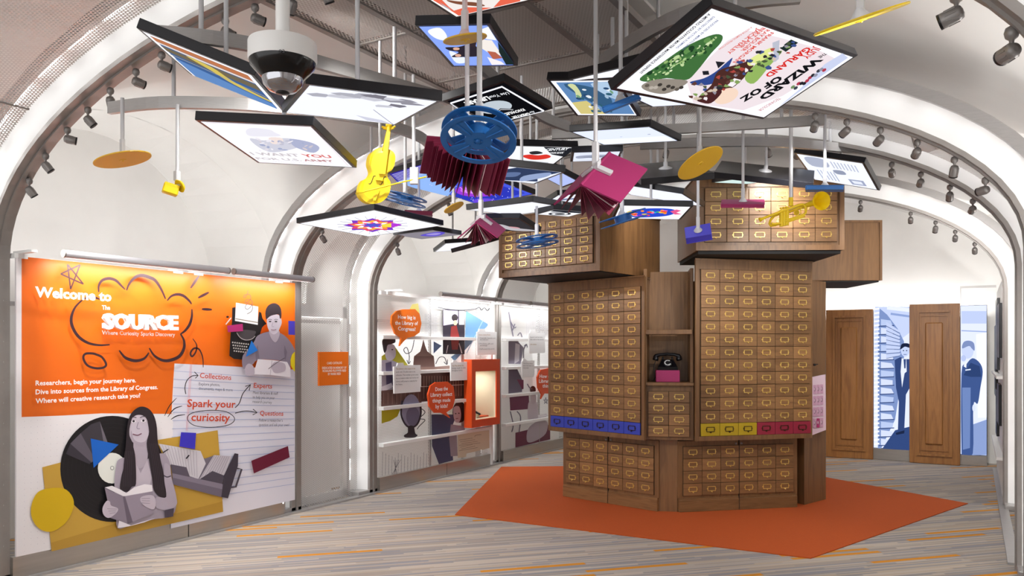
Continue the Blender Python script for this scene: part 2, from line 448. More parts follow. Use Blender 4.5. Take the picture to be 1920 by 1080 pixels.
# arch frames: rail, lit cove, near flange
for k, y in enumerate(FRAMES):
    mb = MB()
    sweep(mb, [(0, y - .125), (.07, y - .125), (.07, y), (0, y)], mi=0)
    sweep(mb, [(.02, y - .075), (-.012, y - .075), (-.012, y - .05), (.02, y - .05)], mi=0)
    cove = [(.03, y - .125), (.09, y - .135), (.145, y - .155), (.185, y - .185), (.2, y - .225), (.2, y - .27)]
    sweep(mb, cove, closed=False, mi=1, smooth=True)
    sweep(mb, [(.165, y - .30), (.235, y - .30), (.235, y - .265), (.165, y - .265)], mi=2)
    o = struct('trim_%d' % (k + 1), mb, [M_RAIL, M_WHITE, M_ALU], 'arched metal frame with spotlight rail and white cove')
    # toothed LED strip tucked behind the near flange
    lb = MB(); path = arch_path(.175, 72, True, .05); acc = []
    pl = [path[0]]
    for i in range(len(path) - 1):
        (a, na), (b, nb) = path[i], path[i + 1]
        st = max(1, int((b - a).length / .11))
        for j in range(1, st + 1):
            t = j / st; pl.append((a.lerp(b, t), na.lerp(nb, t).normalized()))
    for i in range(len(pl) - 1):
        (a, na), (b, nb) = pl[i], pl[i + 1]
        e = .014 if i % 3 else .003
        r0, r1 = 0, e
        lb.faces([(a.x + na.x * r0, y - .262, a.y + na.y * r0), (b.x + nb.x * r0, y - .262, b.y + nb.y * r0), (b.x + nb.x * r0, y - .262 + e * 1.3, b.y + nb.y * r0), (a.x + na.x * r0, y - .262 + e * 1.3, a.y + na.y * r0)], [(0, 1, 2, 3)])
    s = obj('led_strip', lb, M_LED, o)
    # feet of the two legs
    for sx in (-1, 1):
        fb = MB(); x = XC + sx * AW
        fb.span((min(x, x + sx * .24), y - .31, 0), (max(x, x + sx * .24), y + .005, .05), bev=.004)
        for q in range(2): fb.lathe([(.008, 0), (.008, .004)], 8, Matrix.Translation((x + sx * (.07 + .06 * q), y - .315, .028)) @ Matrix.Rotation(math.pi / 2, 4, 'X'))
        obj('leg_foot', fb, M_ALU, o)
    # screwed cover strip down the left leg
    cb = MB(); x = XC - AW
    cb.span((x - .21, y - .265, .05), (x - .2, y - .09, 2.15))
    for q in range(14): cb.lathe([(.007, 0), (.007, .006)], 6, Matrix.Translation((x + .002, y - .05, .25 + q * .14)) @ Matrix.Rotation(math.pi / 2, 4, 'Y'))
    obj('cover_strip', cb, M_ALU, o)
# perforated vaults between pairs of frames, running down to the floor as wall panels
def perf_vault(name, y0, y1, label):
    mb = MB(); base = arch_path(.1, 60, True, 0.0); L = 0; prev = None; uvs = []
    for p, nn in base:
        if prev is not None: L += (p - prev).length
        prev = p
        for y in (y0, y1): mb.v.append((p.x, y, max(0, p.y))); uvs.append((L, y))
    for i in range(len(base) - 1): mb.f.append((2 * i, 2 * i + 1, 2 * i + 3, 2 * i + 2)); mb.m.append(0); mb.sm.append(True)
    mb.uv = uvs
    o = struct(name, mb, M_PERF, label)
    hb = MB()      # seams of the sheets
    for ang in (.22, .5, .78):
        a = math.pi * (1 - ang)
        nrm = Vector((math.cos(a) / AW, math.sin(a) / AB)).normalized()
        q = Vector((XC + AW * math.cos(a), AZ + AB * math.sin(a))) + nrm * .097
        hb.tube([(q.x, y0, q.y), (q.x, y1, q.y)], .006, 6)
    obj('sheet_seam', hb, M_RAIL, o)
    return o
perf_vault('trim_5', 1.0, 2.73, 'perforated metal barrel vault')
perf_vault('trim_6', 5.68, 6.61, 'perforated metal barrel vault')
perf_vault('trim_7', 9.5, 10.6, 'perforated metal barrel vault')
# frame and backing behind the perforated wall panel between the second and third frame
mb = MB()
mb.span((-6.25, 5.66, 0), (-6.2, 6.6, 2.02)); mb.span((-5.94, 5.69, 0), (-5.9, 5.74, 2.05)); mb.span((-5.94, 6.46, 0), (-5.9, 6.52, 2.05))
mb.span((-5.94, 5.69, 1.93), (-5.9, 6.52, 2.05)); mb.span((-5.94, 5.69, 0), (-5.9, 6.52, .08))
struct('trim_8', mb, M_WHITE, 'white framing behind the perforated wall panel')
# perforated crown panel of the first bay with its cross seams
mb = MB()
cx0, cx1, cy0, cy1, cz = -3.27, -1.65, 2.95, 5.38, 3.46
for xa, xb in ((cx0, cx1),):
    n = 8
    for j in range(n):
        pass
mb.v = [(cx0, cy0, cz), (cx1, cy0, cz), (cx1, cy1, cz), (cx0, cy1, cz)]; mb.f = [(0, 1, 2, 3)]; mb.m = [0]; mb.sm = [False]
mb.uv = [(v[0], v[1]) for v in mb.v]
o = struct('trim_9', mb, M_PERFG, 'grey perforated crown ceiling panel')
mb = MB()
for x in (cx0, cx0 + .42, cx1 - .42, cx1): mb.span((x - .02, cy0, cz - .012), (x + .02, cy1, cz + .03))
for y in (cy0, 3.7, 4.5, cy1): mb.span((cx0, y - .012, cz - .006), (cx1, y + .012, cz + .02))
obj('panel_edge', mb, M_RAIL, o)
mb = MB(); mb.span((cx0, cy0, cz + .16), (cx1, cy1, cz + .18)); obj('backing_board', mb, mat('grey_backing', '#c6c2bd', .8), o)
# stainless floor track and kick plates along the left wall
WL = Plane((XL + .02, 0, 0), (1, 0, 0))
mb = MB()
for y0, y1 in ((2.95, 4.35), (4.36, 5.42), (6.83, 8.12), (8.13, 9.22), (9.5, 11.4)): mb.span((XL - .02, y0, .018), (XL + .026, y1, .165))
struct('baseboard_left', mb, M_STEEL, 'stainless kick plate')
mb = MB(); mb.span((XL - .03, 1.0, 0), (XL + .05, 12.3, .018)); struct('trim_10', mb, M_ALU, 'aluminium floor channel')
mb = MB(); mb.span((XR - .05, 6.9, 0), (XR + .03, 12.3, .018)); struct('trim_11', mb, M_ALU, 'aluminium floor channel')
# hidden-behind-the-panel uplights that wash the lunettes: LED bars lying on top of the panel backs
def uplight(x, y0, y1, z, power):
    mb = MB(); mb.span((x - .04, y0, z - .03), (x + .04, y1, z)); d = struct('trim_12', mb, M_ALU, 'uplight housing behind the wall panel')
    l = bpy.data.lights.new('uplight', 'AREA'); l.shape = 'RECTANGLE'; l.size = y1 - y0; l.size_y = .07; l.energy = power; l.color = (1, .98, .96)
    o = bpy.data.objects.new('uplight', l); COL.objects.link(o)
    o.location = (x, (y0 + y1) / 2, z + .01)
    o.rotation_euler = (math.pi, 0, math.pi / 2)
for y0, y1 in ((3.0, 5.3), (6.95, 9.1), (9.7, 12.2)): uplight(-6.15, y0, y1, 1.95, P_UP)
uplight(-5.97, 5.74, 6.46, 1.9, P_UP * .4)
uplight(-6.15, .8, 2.6, 1.95, P_UP * .7)
for y0, y1 in ((3.0, 5.3), (6.95, 9.1), (9.7, 12.2)): uplight(.7, y0, y1, 1.95, P_UP * 1.7)

# LED bars inside the hollow left wall, lighting the white backing seen through the perforated sheets
def inner_bar(y0, y1, x, z, power):
    l = bpy.data.lights.new('inner_bar', 'AREA'); l.shape = 'RECTANGLE'; l.size = y1 - y0; l.size_y = .05; l.energy = power
    o = bpy.data.objects.new('inner_bar', l); COL.objects.link(o); o.location = (x, (y0 + y1) / 2, z); o.rotation_euler = (0, 0, math.pi / 2)
inner_bar(5.76, 6.44, -5.98, 1.9, 30); inner_bar(6.95, 9.15, -5.98, 1.86, 22); inner_bar(9.6, 12.1, -5.98, 1.86, 22)
inner_bar(1.1, 2.6, -6.1, 1.7, 8)

# LED bar on top of the end units, washing the end wall
mb = MB(); mb.span((-2.6, YEND + .24, 2.0), (.15, YEND + .3, 2.03)); struct('trim_14', mb, M_ALU, 'uplight housing behind the end doors')
l = bpy.data.lights.new('end_bar', 'AREA'); l.shape = 'RECTANGLE'; l.size = 2.6; l.size_y = .06; l.energy = 22
o = bpy.data.objects.new('end_bar', l); COL.objects.link(o); o.location = (-1.2, YEND + .27, 2.04); o.rotation_euler = (math.pi, 0, 0)
# ================================================================== WELCOME WALL
XW = XL + .03
WP = Plane((XW, 0, 0), (1, 0, 0))
def wy(u, v): p = WP.pix(u, v); return p.y, p.z
Y0, Y1 = 2.97, 5.40
ZT0 = wy(300, 506)[1]
YJ = wy(342, 700)[0]
wp = thing('welcome_panel', 'orange and white welcome wall graphic with girl reading and record', 'wall panel', (XW, (Y0 + Y1) / 2, .165))
for a, b in ((Y0, YJ - .0015), (YJ + .0015, Y1)):
    mb = MB(); mb.span((XW - .018, a, .166), (XW, b, ZT0)); sub('panel', mb, mat('white_print_board', '#efeaec', .4), wp)
A = Art(WP)
A.poly('#e96a0c', [(40.5, 481), (553, 531), (553, 700), (327, 682), (324, 730), (321.5, 776), (190, 775), (120, 779), (40.5, 782)])
A.T = (0, 0, 1)
# dot grid paper
for r in range(24):
    for c in range(22):
        u, v = 46 + c * 12.2, 790 + r * 11.6 - c * 1.0
        if v < 786: continue
        p = WP.pix(u, v)
        if p.z > .19 and p.y > Y0 + .03:
            A.mb.poly([A.pl.pix(u + .7, v, .0003), A.pl.pix(u, v + .7, .0003), A.pl.pix(u - .7, v, .0003), A.pl.pix(u, v - .7, .0003)], A._m('#c9c5cc'))
# ruled paper
A.poly('#e3e2ee', [(327, 681.5), (553, 693), (553, 937), (320, 991)])
for k in range(17):
    a, b = (326 - .5 * k, 695.5 + 15.5 * k), (552, 712 + 12.2 * k)
    if b[1] < 935: A.line('#a9b3d8', [a, b], .9)
A.line('#e9b6bf', [(357, 683), (349, 808)], .8); A.line('#e9b6bf', [(359.5, 683), (351.5, 808)], .8)
A.T = (40, 740, 3.6)
A.poly('#c99f3e', [(142, 490), (275, 455), (925, 305), (1325, 240), (1340, 430), (1362, 790), (205, 1058)])
A.poly('#b98f33', [(205, 1058), (200, 1000), (700, 850), (1050, 800), (1358, 720), (1362, 790)])
A.ell('#121014', 613, 501, 350, 358, n=56)
for r in (.94, .86, .78, .70, .62, .54, .46, .38):
    A.line('#221e24', [(613 + 350 * r * math.cos(a), 501 + 358 * r * math.sin(a)) for a in [k * math.pi / 24 for k in range(48)]], 2.2, closed=True, smooth=False)
A.poly('#6d6670', [(530, 180), (560, 260), (585, 330), (560, 350), (470, 200)]); A.poly('#3b363e', [(470, 200), (530, 180), (560, 350), (470, 420), (400, 260)])
A.poly('#5c5560', [(330, 330), (400, 260), (500, 440), (470, 460)]); A.poly('#35303a', [(300, 400), (330, 330), (470, 455), (460, 470)])
A.ell('#e9eae2', 613, 496, 97, 104); A.ell('#26232a', 613, 495, 12, 14); A.ell('#e9eae2', 613, 495, 9, 11)
A.poly('#0b62c4', [(468, 296), (657, 337), (488, 494)])
A.poly('#d8b106', [(70, 740), (110, 660), (190, 632), (290, 635), (345, 690), (352, 760), (310, 850), (240, 910), (170, 925), (105, 890), (68, 820)], True)
# drawer of cards
A.poly('#746c7a', [(1010, 440), (1245, 430), (1300, 410), (1365, 560), (1340, 640), (1020, 560)])
A.poly('#d4cfd6', [(925, 330), (1210, 380), (1245, 465), (1195, 570), (1120, 545), (1010, 480)])
for k in range(12): A.line('#a8a1ad', [(950 + 21 * k, 338 + 4 * k), (1000 + 17 * k, 470 + 8 * k)], 2.5)
A.poly('#5a5260', [(1008, 470), (1115, 490), (1140, 560), (1018, 532)])
A.poly('#c7c1ca', [(1300, 408), (1420, 415), (1372, 545), (1200, 572)])
for k in range(8): A.line('#938b99', [(1305 + 14 * k, 410 + k), (1215 + 19 * k, 560 - 3 * k)], 2.5)
A.poly('#4d4654', [(1205, 570), (1290, 515), (1368, 545), (1355, 612)])
A.poly('#857c8c', [(1018, 530), (1368, 605), (1352, 692), (1022, 605)]); A.poly('#6d6474', [(1022, 560), (1362, 640), (1352, 692), (1022, 605)])
A.poly('#3d3744', [(1368, 545), (1440, 395), (1465, 400), (1462, 480), (1395, 700), (1350, 690)])
A.line('#4a4450', [(1452, 498), (1487, 503), (1448, 622), (1410, 626)], 13, False)
A.line('#2a262e', [(955, 392), (993, 368)], 7); A.line('#2a262e', [(1112, 432), (1133, 408)], 9)
A.poly('#3b33bd', [(1078, 253), (1180, 258), (1172, 368), (1067, 350)])
# girl with a book
A.poly('#2a2229', [(800, 82), (855, 92), (892, 135), (912, 200), (920, 300), (935, 430), (958, 520), (975, 620), (978, 690), (900, 690), (720, 660), (668, 645), (672, 560), (690, 480), (703, 380), (708, 280), (718, 190), (745, 122)], True)
A.poly('#a89dab', [(655, 440), (700, 425), (765, 445), (800, 475), (860, 430), (955, 395), (1000, 450), (1015, 560), (1048, 700), (1030, 800), (965, 832), (900, 840), (740, 880), (650, 900), (640, 760), (628, 600), (640, 480)], True)
A.poly('#c3b8c4', [(765, 440), (805, 530), (850, 440), (880, 560), (860, 640), (760, 650), (745, 540)])
A.poly('#b3a8b5', [(762, 300), (840, 310), (852, 430), (805, 500), (765, 440)], True)
A.poly('#cabfcb', [(742, 170), (780, 138), (832, 148), (858, 200), (860, 270), (838, 318), (785, 330), (745, 308), (727, 250)], True)
A.poly('#afa3b1', [(742, 240), (760, 300), (800, 322), (838, 312), (860, 270), (858, 310), (820, 345), (770, 335), (740, 300)], True)
for x, y in ((757, 181), (823, 177)):
    A.ell('#efe9f0', x, y, 17, 9); A.ell('#2a2229', x + 1, y - 2, 8, 8)
    A.line('#4a4049', [(x - 22, y - 22), (x, y - 30), (x + 20, y - 26)], 5)
A.line('#85788a', [(790, 185), (780, 225), (800, 230)], 4); A.line('#75495a', [(752, 266), (785, 274), (812, 262)], 7)
A.poly('#2a2229', [(722, 180), (748, 150), (730, 230), (733, 290), (755, 350), (770, 430), (774, 600), (745, 622), (718, 655), (668, 642), (674, 560), (692, 480), (706, 330)], True)
A.poly('#2a2229', [(850, 150), (900, 180), (918, 300), (940, 440), (958, 520), (978, 690), (940, 694), (895, 645), (882, 560), (862, 440), (846, 330), (862, 250)], True)
for k in range(5): A.line('#4a3f49', [(700 + 12 * k, 380), (690 + 13 * k, 500), (690 + 12 * k, 620)], 2)
for k in range(5): A.line('#4a3f49', [(868 + 11 * k, 330), (890 + 12 * k, 480), (910 + 12 * k, 640)], 2)
A.poly('#b1a6b4', [(965, 470), (1000, 480), (1012, 560), (1048, 700), (1046, 745), (1000, 778), (930, 772), (895, 735), (915, 690), (978, 690), (965, 580)], True)
A.line('#3a3340', [(960, 545), (985, 556), (1010, 548)], 7)
A.poly('#efe9ee', [(563, 626), (612, 615), (668, 640), (708, 664), (762, 625), (832, 604), (882, 610), (886, 652), (698, 690)])
A.poly('#8b7f8e', [(563, 630), (685, 685), (718, 872), (602, 832), (582, 720)]); A.poly('#9a8e9d', [(695, 686), (886, 652), (892, 800), (720, 872)]); A.poly('#6a5f6e', [(685, 685), (700, 686), (752, 860), (716, 874)])
A.poly('#c6bac7', [(548, 765), (575, 718), (598, 722), (606, 748), (652, 768), (640, 800), (592, 832), (556, 812)], True)
for k in range(3): A.line('#8b7f8e', [(580 + 8 * k, 770 + 16 * k), (645 - 4 * k, 772 + 12 * k)], 3)
A.poly('#c6bac7', [(810, 690), (880, 678), (908, 715), (896, 772), (850, 762), (808, 728)], True)
for k in range(3): A.line('#8b7f8e', [(812, 702 + 14 * k), (868, 700 + 17 * k)], 3)
A.poly('#e9e2ea', [(660, 850), (740, 882), (905, 832), (830, 862), (720, 890), (650, 900)])
A.poly('#4a4150', [(970, 780), (1030, 765), (1026, 822), (968, 832)])
# slab of maroon paper
A.T = (300, 660, 4.5)
A.poly('#6a1633', [(770, 918), (1080, 793), (1094, 888), (792, 1025)])
O = '#c8431b'; K = '#16161c'; G = '#4a4b58'
A.text(O, 'Collections', (335, 218), (600, 236), 44, .012); A.text(G, 'Explore photos,', (328, 281), (505, 288), 25); A.text(G, 'documents, maps & more', (326, 318), (612, 332), 25)
A.text(O, 'Spark your', (228, 462), (636, 470), 64, .018); A.text(O, 'curiosity', (262, 580), (588, 585), 66, .018)
A.text(O, 'Experts', (790, 300), (945, 308), 40, .014); A.text(G, 'Meet librarians & staff', (785, 353), (995, 361), 24); A.text(G, 'to help you on your', (782, 391), (967, 399), 24); A.text(G, 'research journey', (780, 429), (943, 436), 24)
A.text(O, 'Questions', (842, 534), (1040, 538), 40, .014); A.text(G, "Follow a researcher's", (836, 586), (1035, 588), 24); A.text(G, 'question and ask your own!', (834, 624), (1090, 626), 24)
A.line(K, [(231, 565), (270, 515), (420, 492), (560, 505), (630, 562), (580, 615), (430, 636), (290, 620)], 6, closed=True)
A.line(K, [(218, 355), (210, 300), (228, 240), (270, 203), (320, 198)], 7); A.line(K, [(290, 168), (322, 199), (298, 222)], 7, False)
A.line(K, [(634, 470), (670, 430), (700, 350), (760, 278)], 7); A.line(K, [(720, 290), (764, 274), (752, 325)], 7, False)
A.line(K, [(634, 516), (700, 500), (760, 500), (815, 512)], 7); A.line(K, [(785, 482), (820, 512), (782, 530)], 7, False)
A.line(K, [(38, 540), (80, 455), (140, 388)], 8, taper=True); A.line(K, [(65, 548), (120, 480), (187, 456)], 9, taper=True); A.line(K, [(92, 570), (140, 540), (212, 528)], 9, taper=True)
# lettering and doodles on the orange
A.T = (100, 470, 4.697)
D = '#3a2127'
for pts, wd in (([(262, 428), (195, 495), (160, 580), (165, 660), (215, 750), (300, 810), (400, 832), (497, 828)], 22), ([(400, 365), (400, 310), (430, 262), (490, 245), (550, 262), (600, 310), (632, 342)], 21),
                ([(645, 350), (670, 290), (720, 235), (780, 218), (850, 237), (900, 265), (950, 340), (988, 425)], 24), ([(1003, 440), (1040, 400), (1095, 385), (1150, 400), (1200, 445), (1217, 472)], 20),
                ([(1220, 515), (1220, 580), (1200, 650), (1160, 705), (1120, 735)], 19), ([(1120, 733), (1150, 790), (1150, 860), (1110, 930), (1030, 965), (960, 965), (890, 925), (845, 858)], 23),
                ([(842, 898), (800, 950), (730, 970), (660, 955), (620, 930), (580, 878)], 22), ([(270, 425), (330, 405), (410, 428)], 18), ([(1228, 775), (1262, 830), (1255, 890), (1222, 932), (1208, 900), (1240, 860), (1285, 870), (1315, 940), (1320, 1028)], 13)):
    A.line(D, pts, wd * 1.25, taper=True)
A.line(D, [(340, 905), (280, 910), (265, 950), (300, 1010), (370, 1035), (440, 1030), (465, 1000), (430, 940), (380, 915)], 20, closed=True)
for a, b in (((125, 120), (152, 340)), ((152, 340), (235, 125)), ((235, 125), (65, 205)), ((65, 205), (265, 295)), ((265, 295), (125, 120))): A.line(D, [a, b], 13)
for a, b in (((1285, 218), (1210, 330)), ((1370, 367), (1275, 416)), ((1308, 515), (1397, 519))): A.line(D, [a, ((a[0] + b[0]) / 2, (a[1] + b[1]) / 2), b], 24, taper=True)
W = '#ffffff'
A.T = (0, 440, 3)
A.text(W, 'Welcome to', (197, 348), (627, 374), 56, .035)
A.text(W, 'Researchers, begin your journey here.', (200, 848), (765, 830), 27, .02); A.text(W, 'Dive into sources from the Library of Congress.', (200, 898), (888, 868), 27, .02); A.text(W, 'Where will creative research take you?', (200, 949), (790, 915), 27, .02)
A.T = (100, 470, 4.697)
A.text(W, 'The', (428, 518), (500, 520), 38, .02); A.text(W, 'Where Curiosity Sparks Discovery', (428, 738), (1072, 755), 36, .012)
# raised letters
vs, fs, wd = text_mesh('SOURCE', .045)
Aa, d, up, sx, H = A.text(W, 'SOURCE', (425, 685), (1083, 694), 128, .045)
lb = MB(); off = Vector((.02, 0, 0))
base = [Aa + d * (v.x * sx) + up * (v.y * H) + Vector((.012, 0, 0)) for v in vs]
nv = len(base)
edge = {}
for f in fs:
    for i in range(len(f)):
        e = (f[i], f[(i + 1) % len(f)]); edge[e] = 1
side = [(a, b, b + nv, a + nv) for (a, b) in edge if (b, a) not in edge]
lb.faces(base + [p + off for p in base], [tuple(i + nv for i in f) for f in fs] + side)
# typewriter and boy
A.T = (400, 540, 6)
A.poly('#1c191c', [(212, 222), (250, 214), (250, 340), (500, 382), (515, 265), (540, 280), (552, 340), (595, 395), (548, 445), (525, 520), (512, 795), (400, 812), (230, 797), (180, 762), (192, 560), (198, 480), (210, 392)])
A.line('#d9d4d4', [(140, 410), (200, 335)], 12); A.ell('#1c191c', 160, 325, 16, 12); A.ell('#1c191c', 575, 400, 22, 14)
A.poly('#f4f1f2', [(255, 165), (505, 210), (500, 415), (243, 370)]); A.line('#8c7f6c', [(248, 345), (500, 388)], 9)
A.line('#5b504a', [(388, 28), (385, 60), (360, 105), (340, 100), (360, 75), (410, 75), (420, 120), (380, 165), (355, 155), (380, 128), (430, 140), (435, 190), (385, 240), (358, 215), (390, 175), (440, 200), (430, 260), (380, 292)], 7)
A.poly('#4b4549', [(262, 500), (330, 470), (450, 480), (480, 500), (440, 560), (380, 580), (310, 570)], True); A.line('#b8aeb0', [(262, 500), (300, 555), (360, 585), (430, 575), (470, 540)], 8)
for r in range(4):
    for c in range(8 - (r % 2)): A.ell('#c9c2bd', 218 + 25 * c + 6 * r, 612 + 32 * r + 3 * c, 9, 9, n=8)
A.poly('#b32a72', [(155, 425), (330, 402), (335, 485), (165, 497)])
A.poly('#8f8494', [(500, 535), (620, 492), (740, 502), (840, 572), (920, 712), (872, 795), (862, 922), (820, 942), (800, 832), (520, 802), (440, 862), (398, 852), (350, 912), (325, 862), (332, 762), (400, 682), (460, 602)], True)
A.poly('#7b7080', [(500, 640), (520, 800), (480, 820), (470, 700)]); A.poly('#7b7080', [(800, 640), (830, 720), (810, 820), (795, 720)])
A.poly('#b9aebb', [(630, 468), (735, 478), (742, 540), (700, 612), (648, 560)], True)
A.poly('#d3c9d4', [(605, 340), (640, 308), (720, 298), (757, 330), (770, 390), (748, 450), (727, 492), (682, 522), (637, 492), (608, 430)], True)
A.poly('#3a3036', [(592, 352), (586, 262), (620, 195), (680, 170), (732, 190), (762, 240), (766, 322), (750, 345), (732, 298), (650, 312), (606, 345)], True)
for x in (638, 705): A.ell('#2c242a', x, 377, 15, 7); A.line('#4a4049', [(x - 20, 358), (x, 352), (x + 20, 358)], 5)
A.line('#97899a', [(672, 385), (660, 430), (682, 434)], 4); A.line('#8a5f6c', [(648, 468), (680, 474), (708, 466)], 7)
A.poly('#ece6ec', [(500, 800), (660, 810), (830, 832), (868, 905), (866, 1003), (640, 978), (450, 972)])
A.line('#a297a5', [(640, 978), (660, 812)], 4)
A.poly('#bdb2bf', [(360, 892), (400, 850), (450, 882), (460, 972), (370, 982)], True); A.poly('#bdb2bf', [(655, 872), (700, 830), (800, 850), (806, 930), (700, 957), (660, 915)], True)
A.line('#4a4049', [(620, 910), (700, 850), (805, 785)], 6)
A.poly('#1f7bd8', [(430, 590), (500, 702), (365, 775)]); A.poly('#4f45c9', [(845, 370), (917, 373), (917, 528), (845, 525)])
A.poly('#eed81a', [(917, 715), (885, 750), (868, 810), (872, 870), (900, 925), (917, 942)])
A.build(wp)
sub('raised_lettering', lb, mat('white_acrylic_letters', '#fbfbfb', .35), wp)
mb = MB(); mb.span((XW - .03, Y1 + .002, .12), (XW - .004, Y1 + .016, ZT0)); sub('edge_light', mb, mat('lit_edge_strip', '#ffffff', .4, emit=2.2), wp)
mb = MB(); mb.span((XW - .05, Y1 + .002, .0), (XW - .03, Y1 + .06, ZT0)); sub('edge_post', mb, M_ALU, wp)
# gas-pipe like grey wash bars above the panels, on bent arms
def wash_bar(label, y0, y1, z, arms, power=P_BAR, x=XW + .17):
    t = thing('wash_light_bar', label, 'light bar', (x, (y0 + y1) / 2, z), group='wash light bars over the wall panels')
    mb = MB(); mb.tube([(x, y0, z), (x, y1, z)], .027, 16); sub('bar', mb, mat('grey_powder_coat', '#b9b8bd', .45), t)
    for y in (y0 + .0, y1): 
        mb = MB(); mb.tube([(x, y - .006, z), (x, y + .006, z)], .0285, 16); sub('end_cap', mb, M_RAIL, t)
    for y in arms:
        mb = MB(); mb.span((XW - .06, y - .02, z - .012), (x, y + .02, z + .006)); mb.span((XW - .07, y - .045, z - .045), (XW + .006, y + .045, z - .012)); sub('arm', mb, M_WHITE, t)
    mb = MB(); mb.span((x - .022, y0 + .03, z - .029), (x + .0, y1 - .03, z - .024)); sub('diffuser', mb, mat('bar_diffuser', '#ffffff', .4, emit=.8), t)
    l = bpy.data.lights.new('wash_bar_light', 'AREA'); l.shape = 'RECTANGLE'; l.size = y1 - y0 - .06; l.size_y = .03; l.energy = power * (y1 - y0); l.spread = math.radians(150)
    o = bpy.data.objects.new('wash_bar_light', l); COL.objects.link(o); o.parent = t; o.location = (-.012, 0, -.04); o.rotation_euler = (0, math.radians(-28), 0)
    o.rotation_euler = Matrix.Rotation(math.radians(28), 3, 'Y').to_4x4().to_euler() if False else (0, math.radians(28), math.radians(0))
    o.rotation_mode = 'XYZ'
    # long side along y
    o.rotation_euler = (Matrix.Rotation(math.radians(28), 4, 'Y') @ Matrix.Rotation(math.pi / 2, 4, 'Z')).to_euler()
BZ = ZT0 + .03
wash_bar('long grey tube light bar above the Welcome lettering', 3.2, 4.62, BZ, (3.0, 4.25, 4.45))
wash_bar('short grey tube light bar above the boy with the typewriter', 4.68, 5.62, BZ, (5.35,))
B2 = ZT0 + .02
wash_bar('grey tube light bar above the How big speech bubble', 7.75, 8.98, B2, (7.0, 8.9))
wash_bar('grey tube light bar above the orange framed niche', 9.02, 9.92, B2, (9.4,))
wash_bar('grey tube light bar nearest the card catalogue tower', 9.98, 11.2, B2, (10.4,))
# plaque on the perforated panel
pl = thing('dedication_plaque', 'small square orange dedication plaque with white capitals', 'plaque', (XL - .1, 6.1, 1.2))
PP = Plane((XL - .075, 0, 0), (1, 0, 0))
q = [PP.pix(u, v) for u, v in ((598.5, 660), (653.5, 659.5), (653.5, 720), (598.5, 724))]
ya, yb = (q[0].y + q[3].y) / 2, (q[1].y + q[2].y) / 2; za, zb = (q[2].z + q[3].z) / 2, (q[0].z + q[1].z) / 2
mb = MB(); mb.span((XL - .098, ya, za), (XL - .075, yb, zb), bev=.002); sub('plate', mb, M_ORANGE, pl)
A = Art(PP)
for s_, v, u0, u1 in (('CARD CATALOG', 683, 613, 641), ('DEDICATED IN MEMORY OF', 692, 604, 649.5), ('ROSALIND PLUMMER REID', 697.5, 605, 649), ('BY MARK REID', 703.5, 615, 639)): A.text('#fff3e6', s_, (u0, v), (u1, v - .8), 4.2, .02)
A.build(pl, 'lettering')
# ================================================================== SHELVED DISPLAY PANELS
SP = Plane((XL - .02, 0, 0), (1, 0, 0)); CP = Plane((XL + .075, 0, 0), (1, 0, 0))
SHZ = [WP.pix(716, 631).z, WP.pix(716, 699).z, WP.pix(716, 765).z, WP.pix(716, 834).z]
NP = Plane((XL + .14, 0, 0), (1, 0, 0))
def npix(x, y): return NP.pix(560 + x / 2.7, 540 + y / 2.7)
a, b, c, d = npix(875, 362), npix(1018, 360), npix(1020, 690), npix(878, 706)
y0, y1, z1_, z0_ = (a.y + d.y) / 2, (b.y + c.y) / 2, (a.z + b.z) / 2, (c.z + d.z) / 2
a, b, c, d = npix(895, 422), npix(1000, 418), npix(1002, 650), npix(897, 672)
i0, i1, iz1, iz0 = (a.y + d.y) / 2, (b.y + c.y) / 2, (a.z + b.z) / 2, (c.z + d.z) / 2
NICHE_BOX = (y0, i0, i1, iz0, iz1); NY1 = y1
def display_panel(label, y0, y1, niche=None):
    t = thing('exhibit_unit', label, 'exhibit', (XL, (y0 + y1) / 2, .17), group='shelved display panels')
    ym = y0 + (y1 - y0) * .42
    for k, (a, b) in enumerate(((y0, ym - .004), (ym + .004, y1))):
        zb, zt_ = .165, ZT0 - .02
        rects = [(a, b, zb, zt_)]
        if niche and k == 1: n0, n1, nz0, nz1 = niche[1:]; rects = [(a, n0, zb, zt_), (n1, b, zb, zt_), (n0, n1, zb, nz0), (n0, n1, nz1, zt_)]
        mb = MB(); mb.uv = []
        for ra, rb, rc, rd in rects: mb.quad((XL - .021, ra, rc), (XL - .021, rb, rc), (XL - .021, rb, rd), (XL - .021, ra, rd))
        mb.uv = [(v[1], v[2]) for v in mb.v]
        sub('perforated_sheet', mb, M_PERF, t)
    mb = MB(); mb.span((XL - .06, y0, ZT0 - .03), (XL + .02, y1, ZT0 + .01)); sub('head_rail', mb, M_WHITE, t)
    mb = MB(); mb.span((XL - .05, ym - .008, .165), (XL - .017, ym + .008, ZT0 - .02)); sub('mullion', mb, M_ALU, t)
    mb = MB(); mb.span((XL - .045, y1 - .04, .02), (XL + .04, y1, ZT0)); sub('side_post', mb, M_WHITE, t)
    for z in SHZ:
        ye = niche[0] - .002 if niche and niche[3] - .1 < z < niche[4] else y1 - .04
        mb = MB(); mb.span((XL - .017, y0, z - .027), (XL + .055, ye, z + .012), bev=.002); sub('shelf', mb, M_WHITE, t)
    mb = MB(); mb.span((XL - .6, y0 - .2, 0.02), (XL - .57, y1 + .2, 1.9)); sub('backing', mb, M_WHITE, t)
    return t
dp = display_panel('shelved white perforated panel with building print and orange framed niche', 6.86, 9.2, NICHE_BOX)
A = Art(SP); A.T = (560, 540, 2.7)
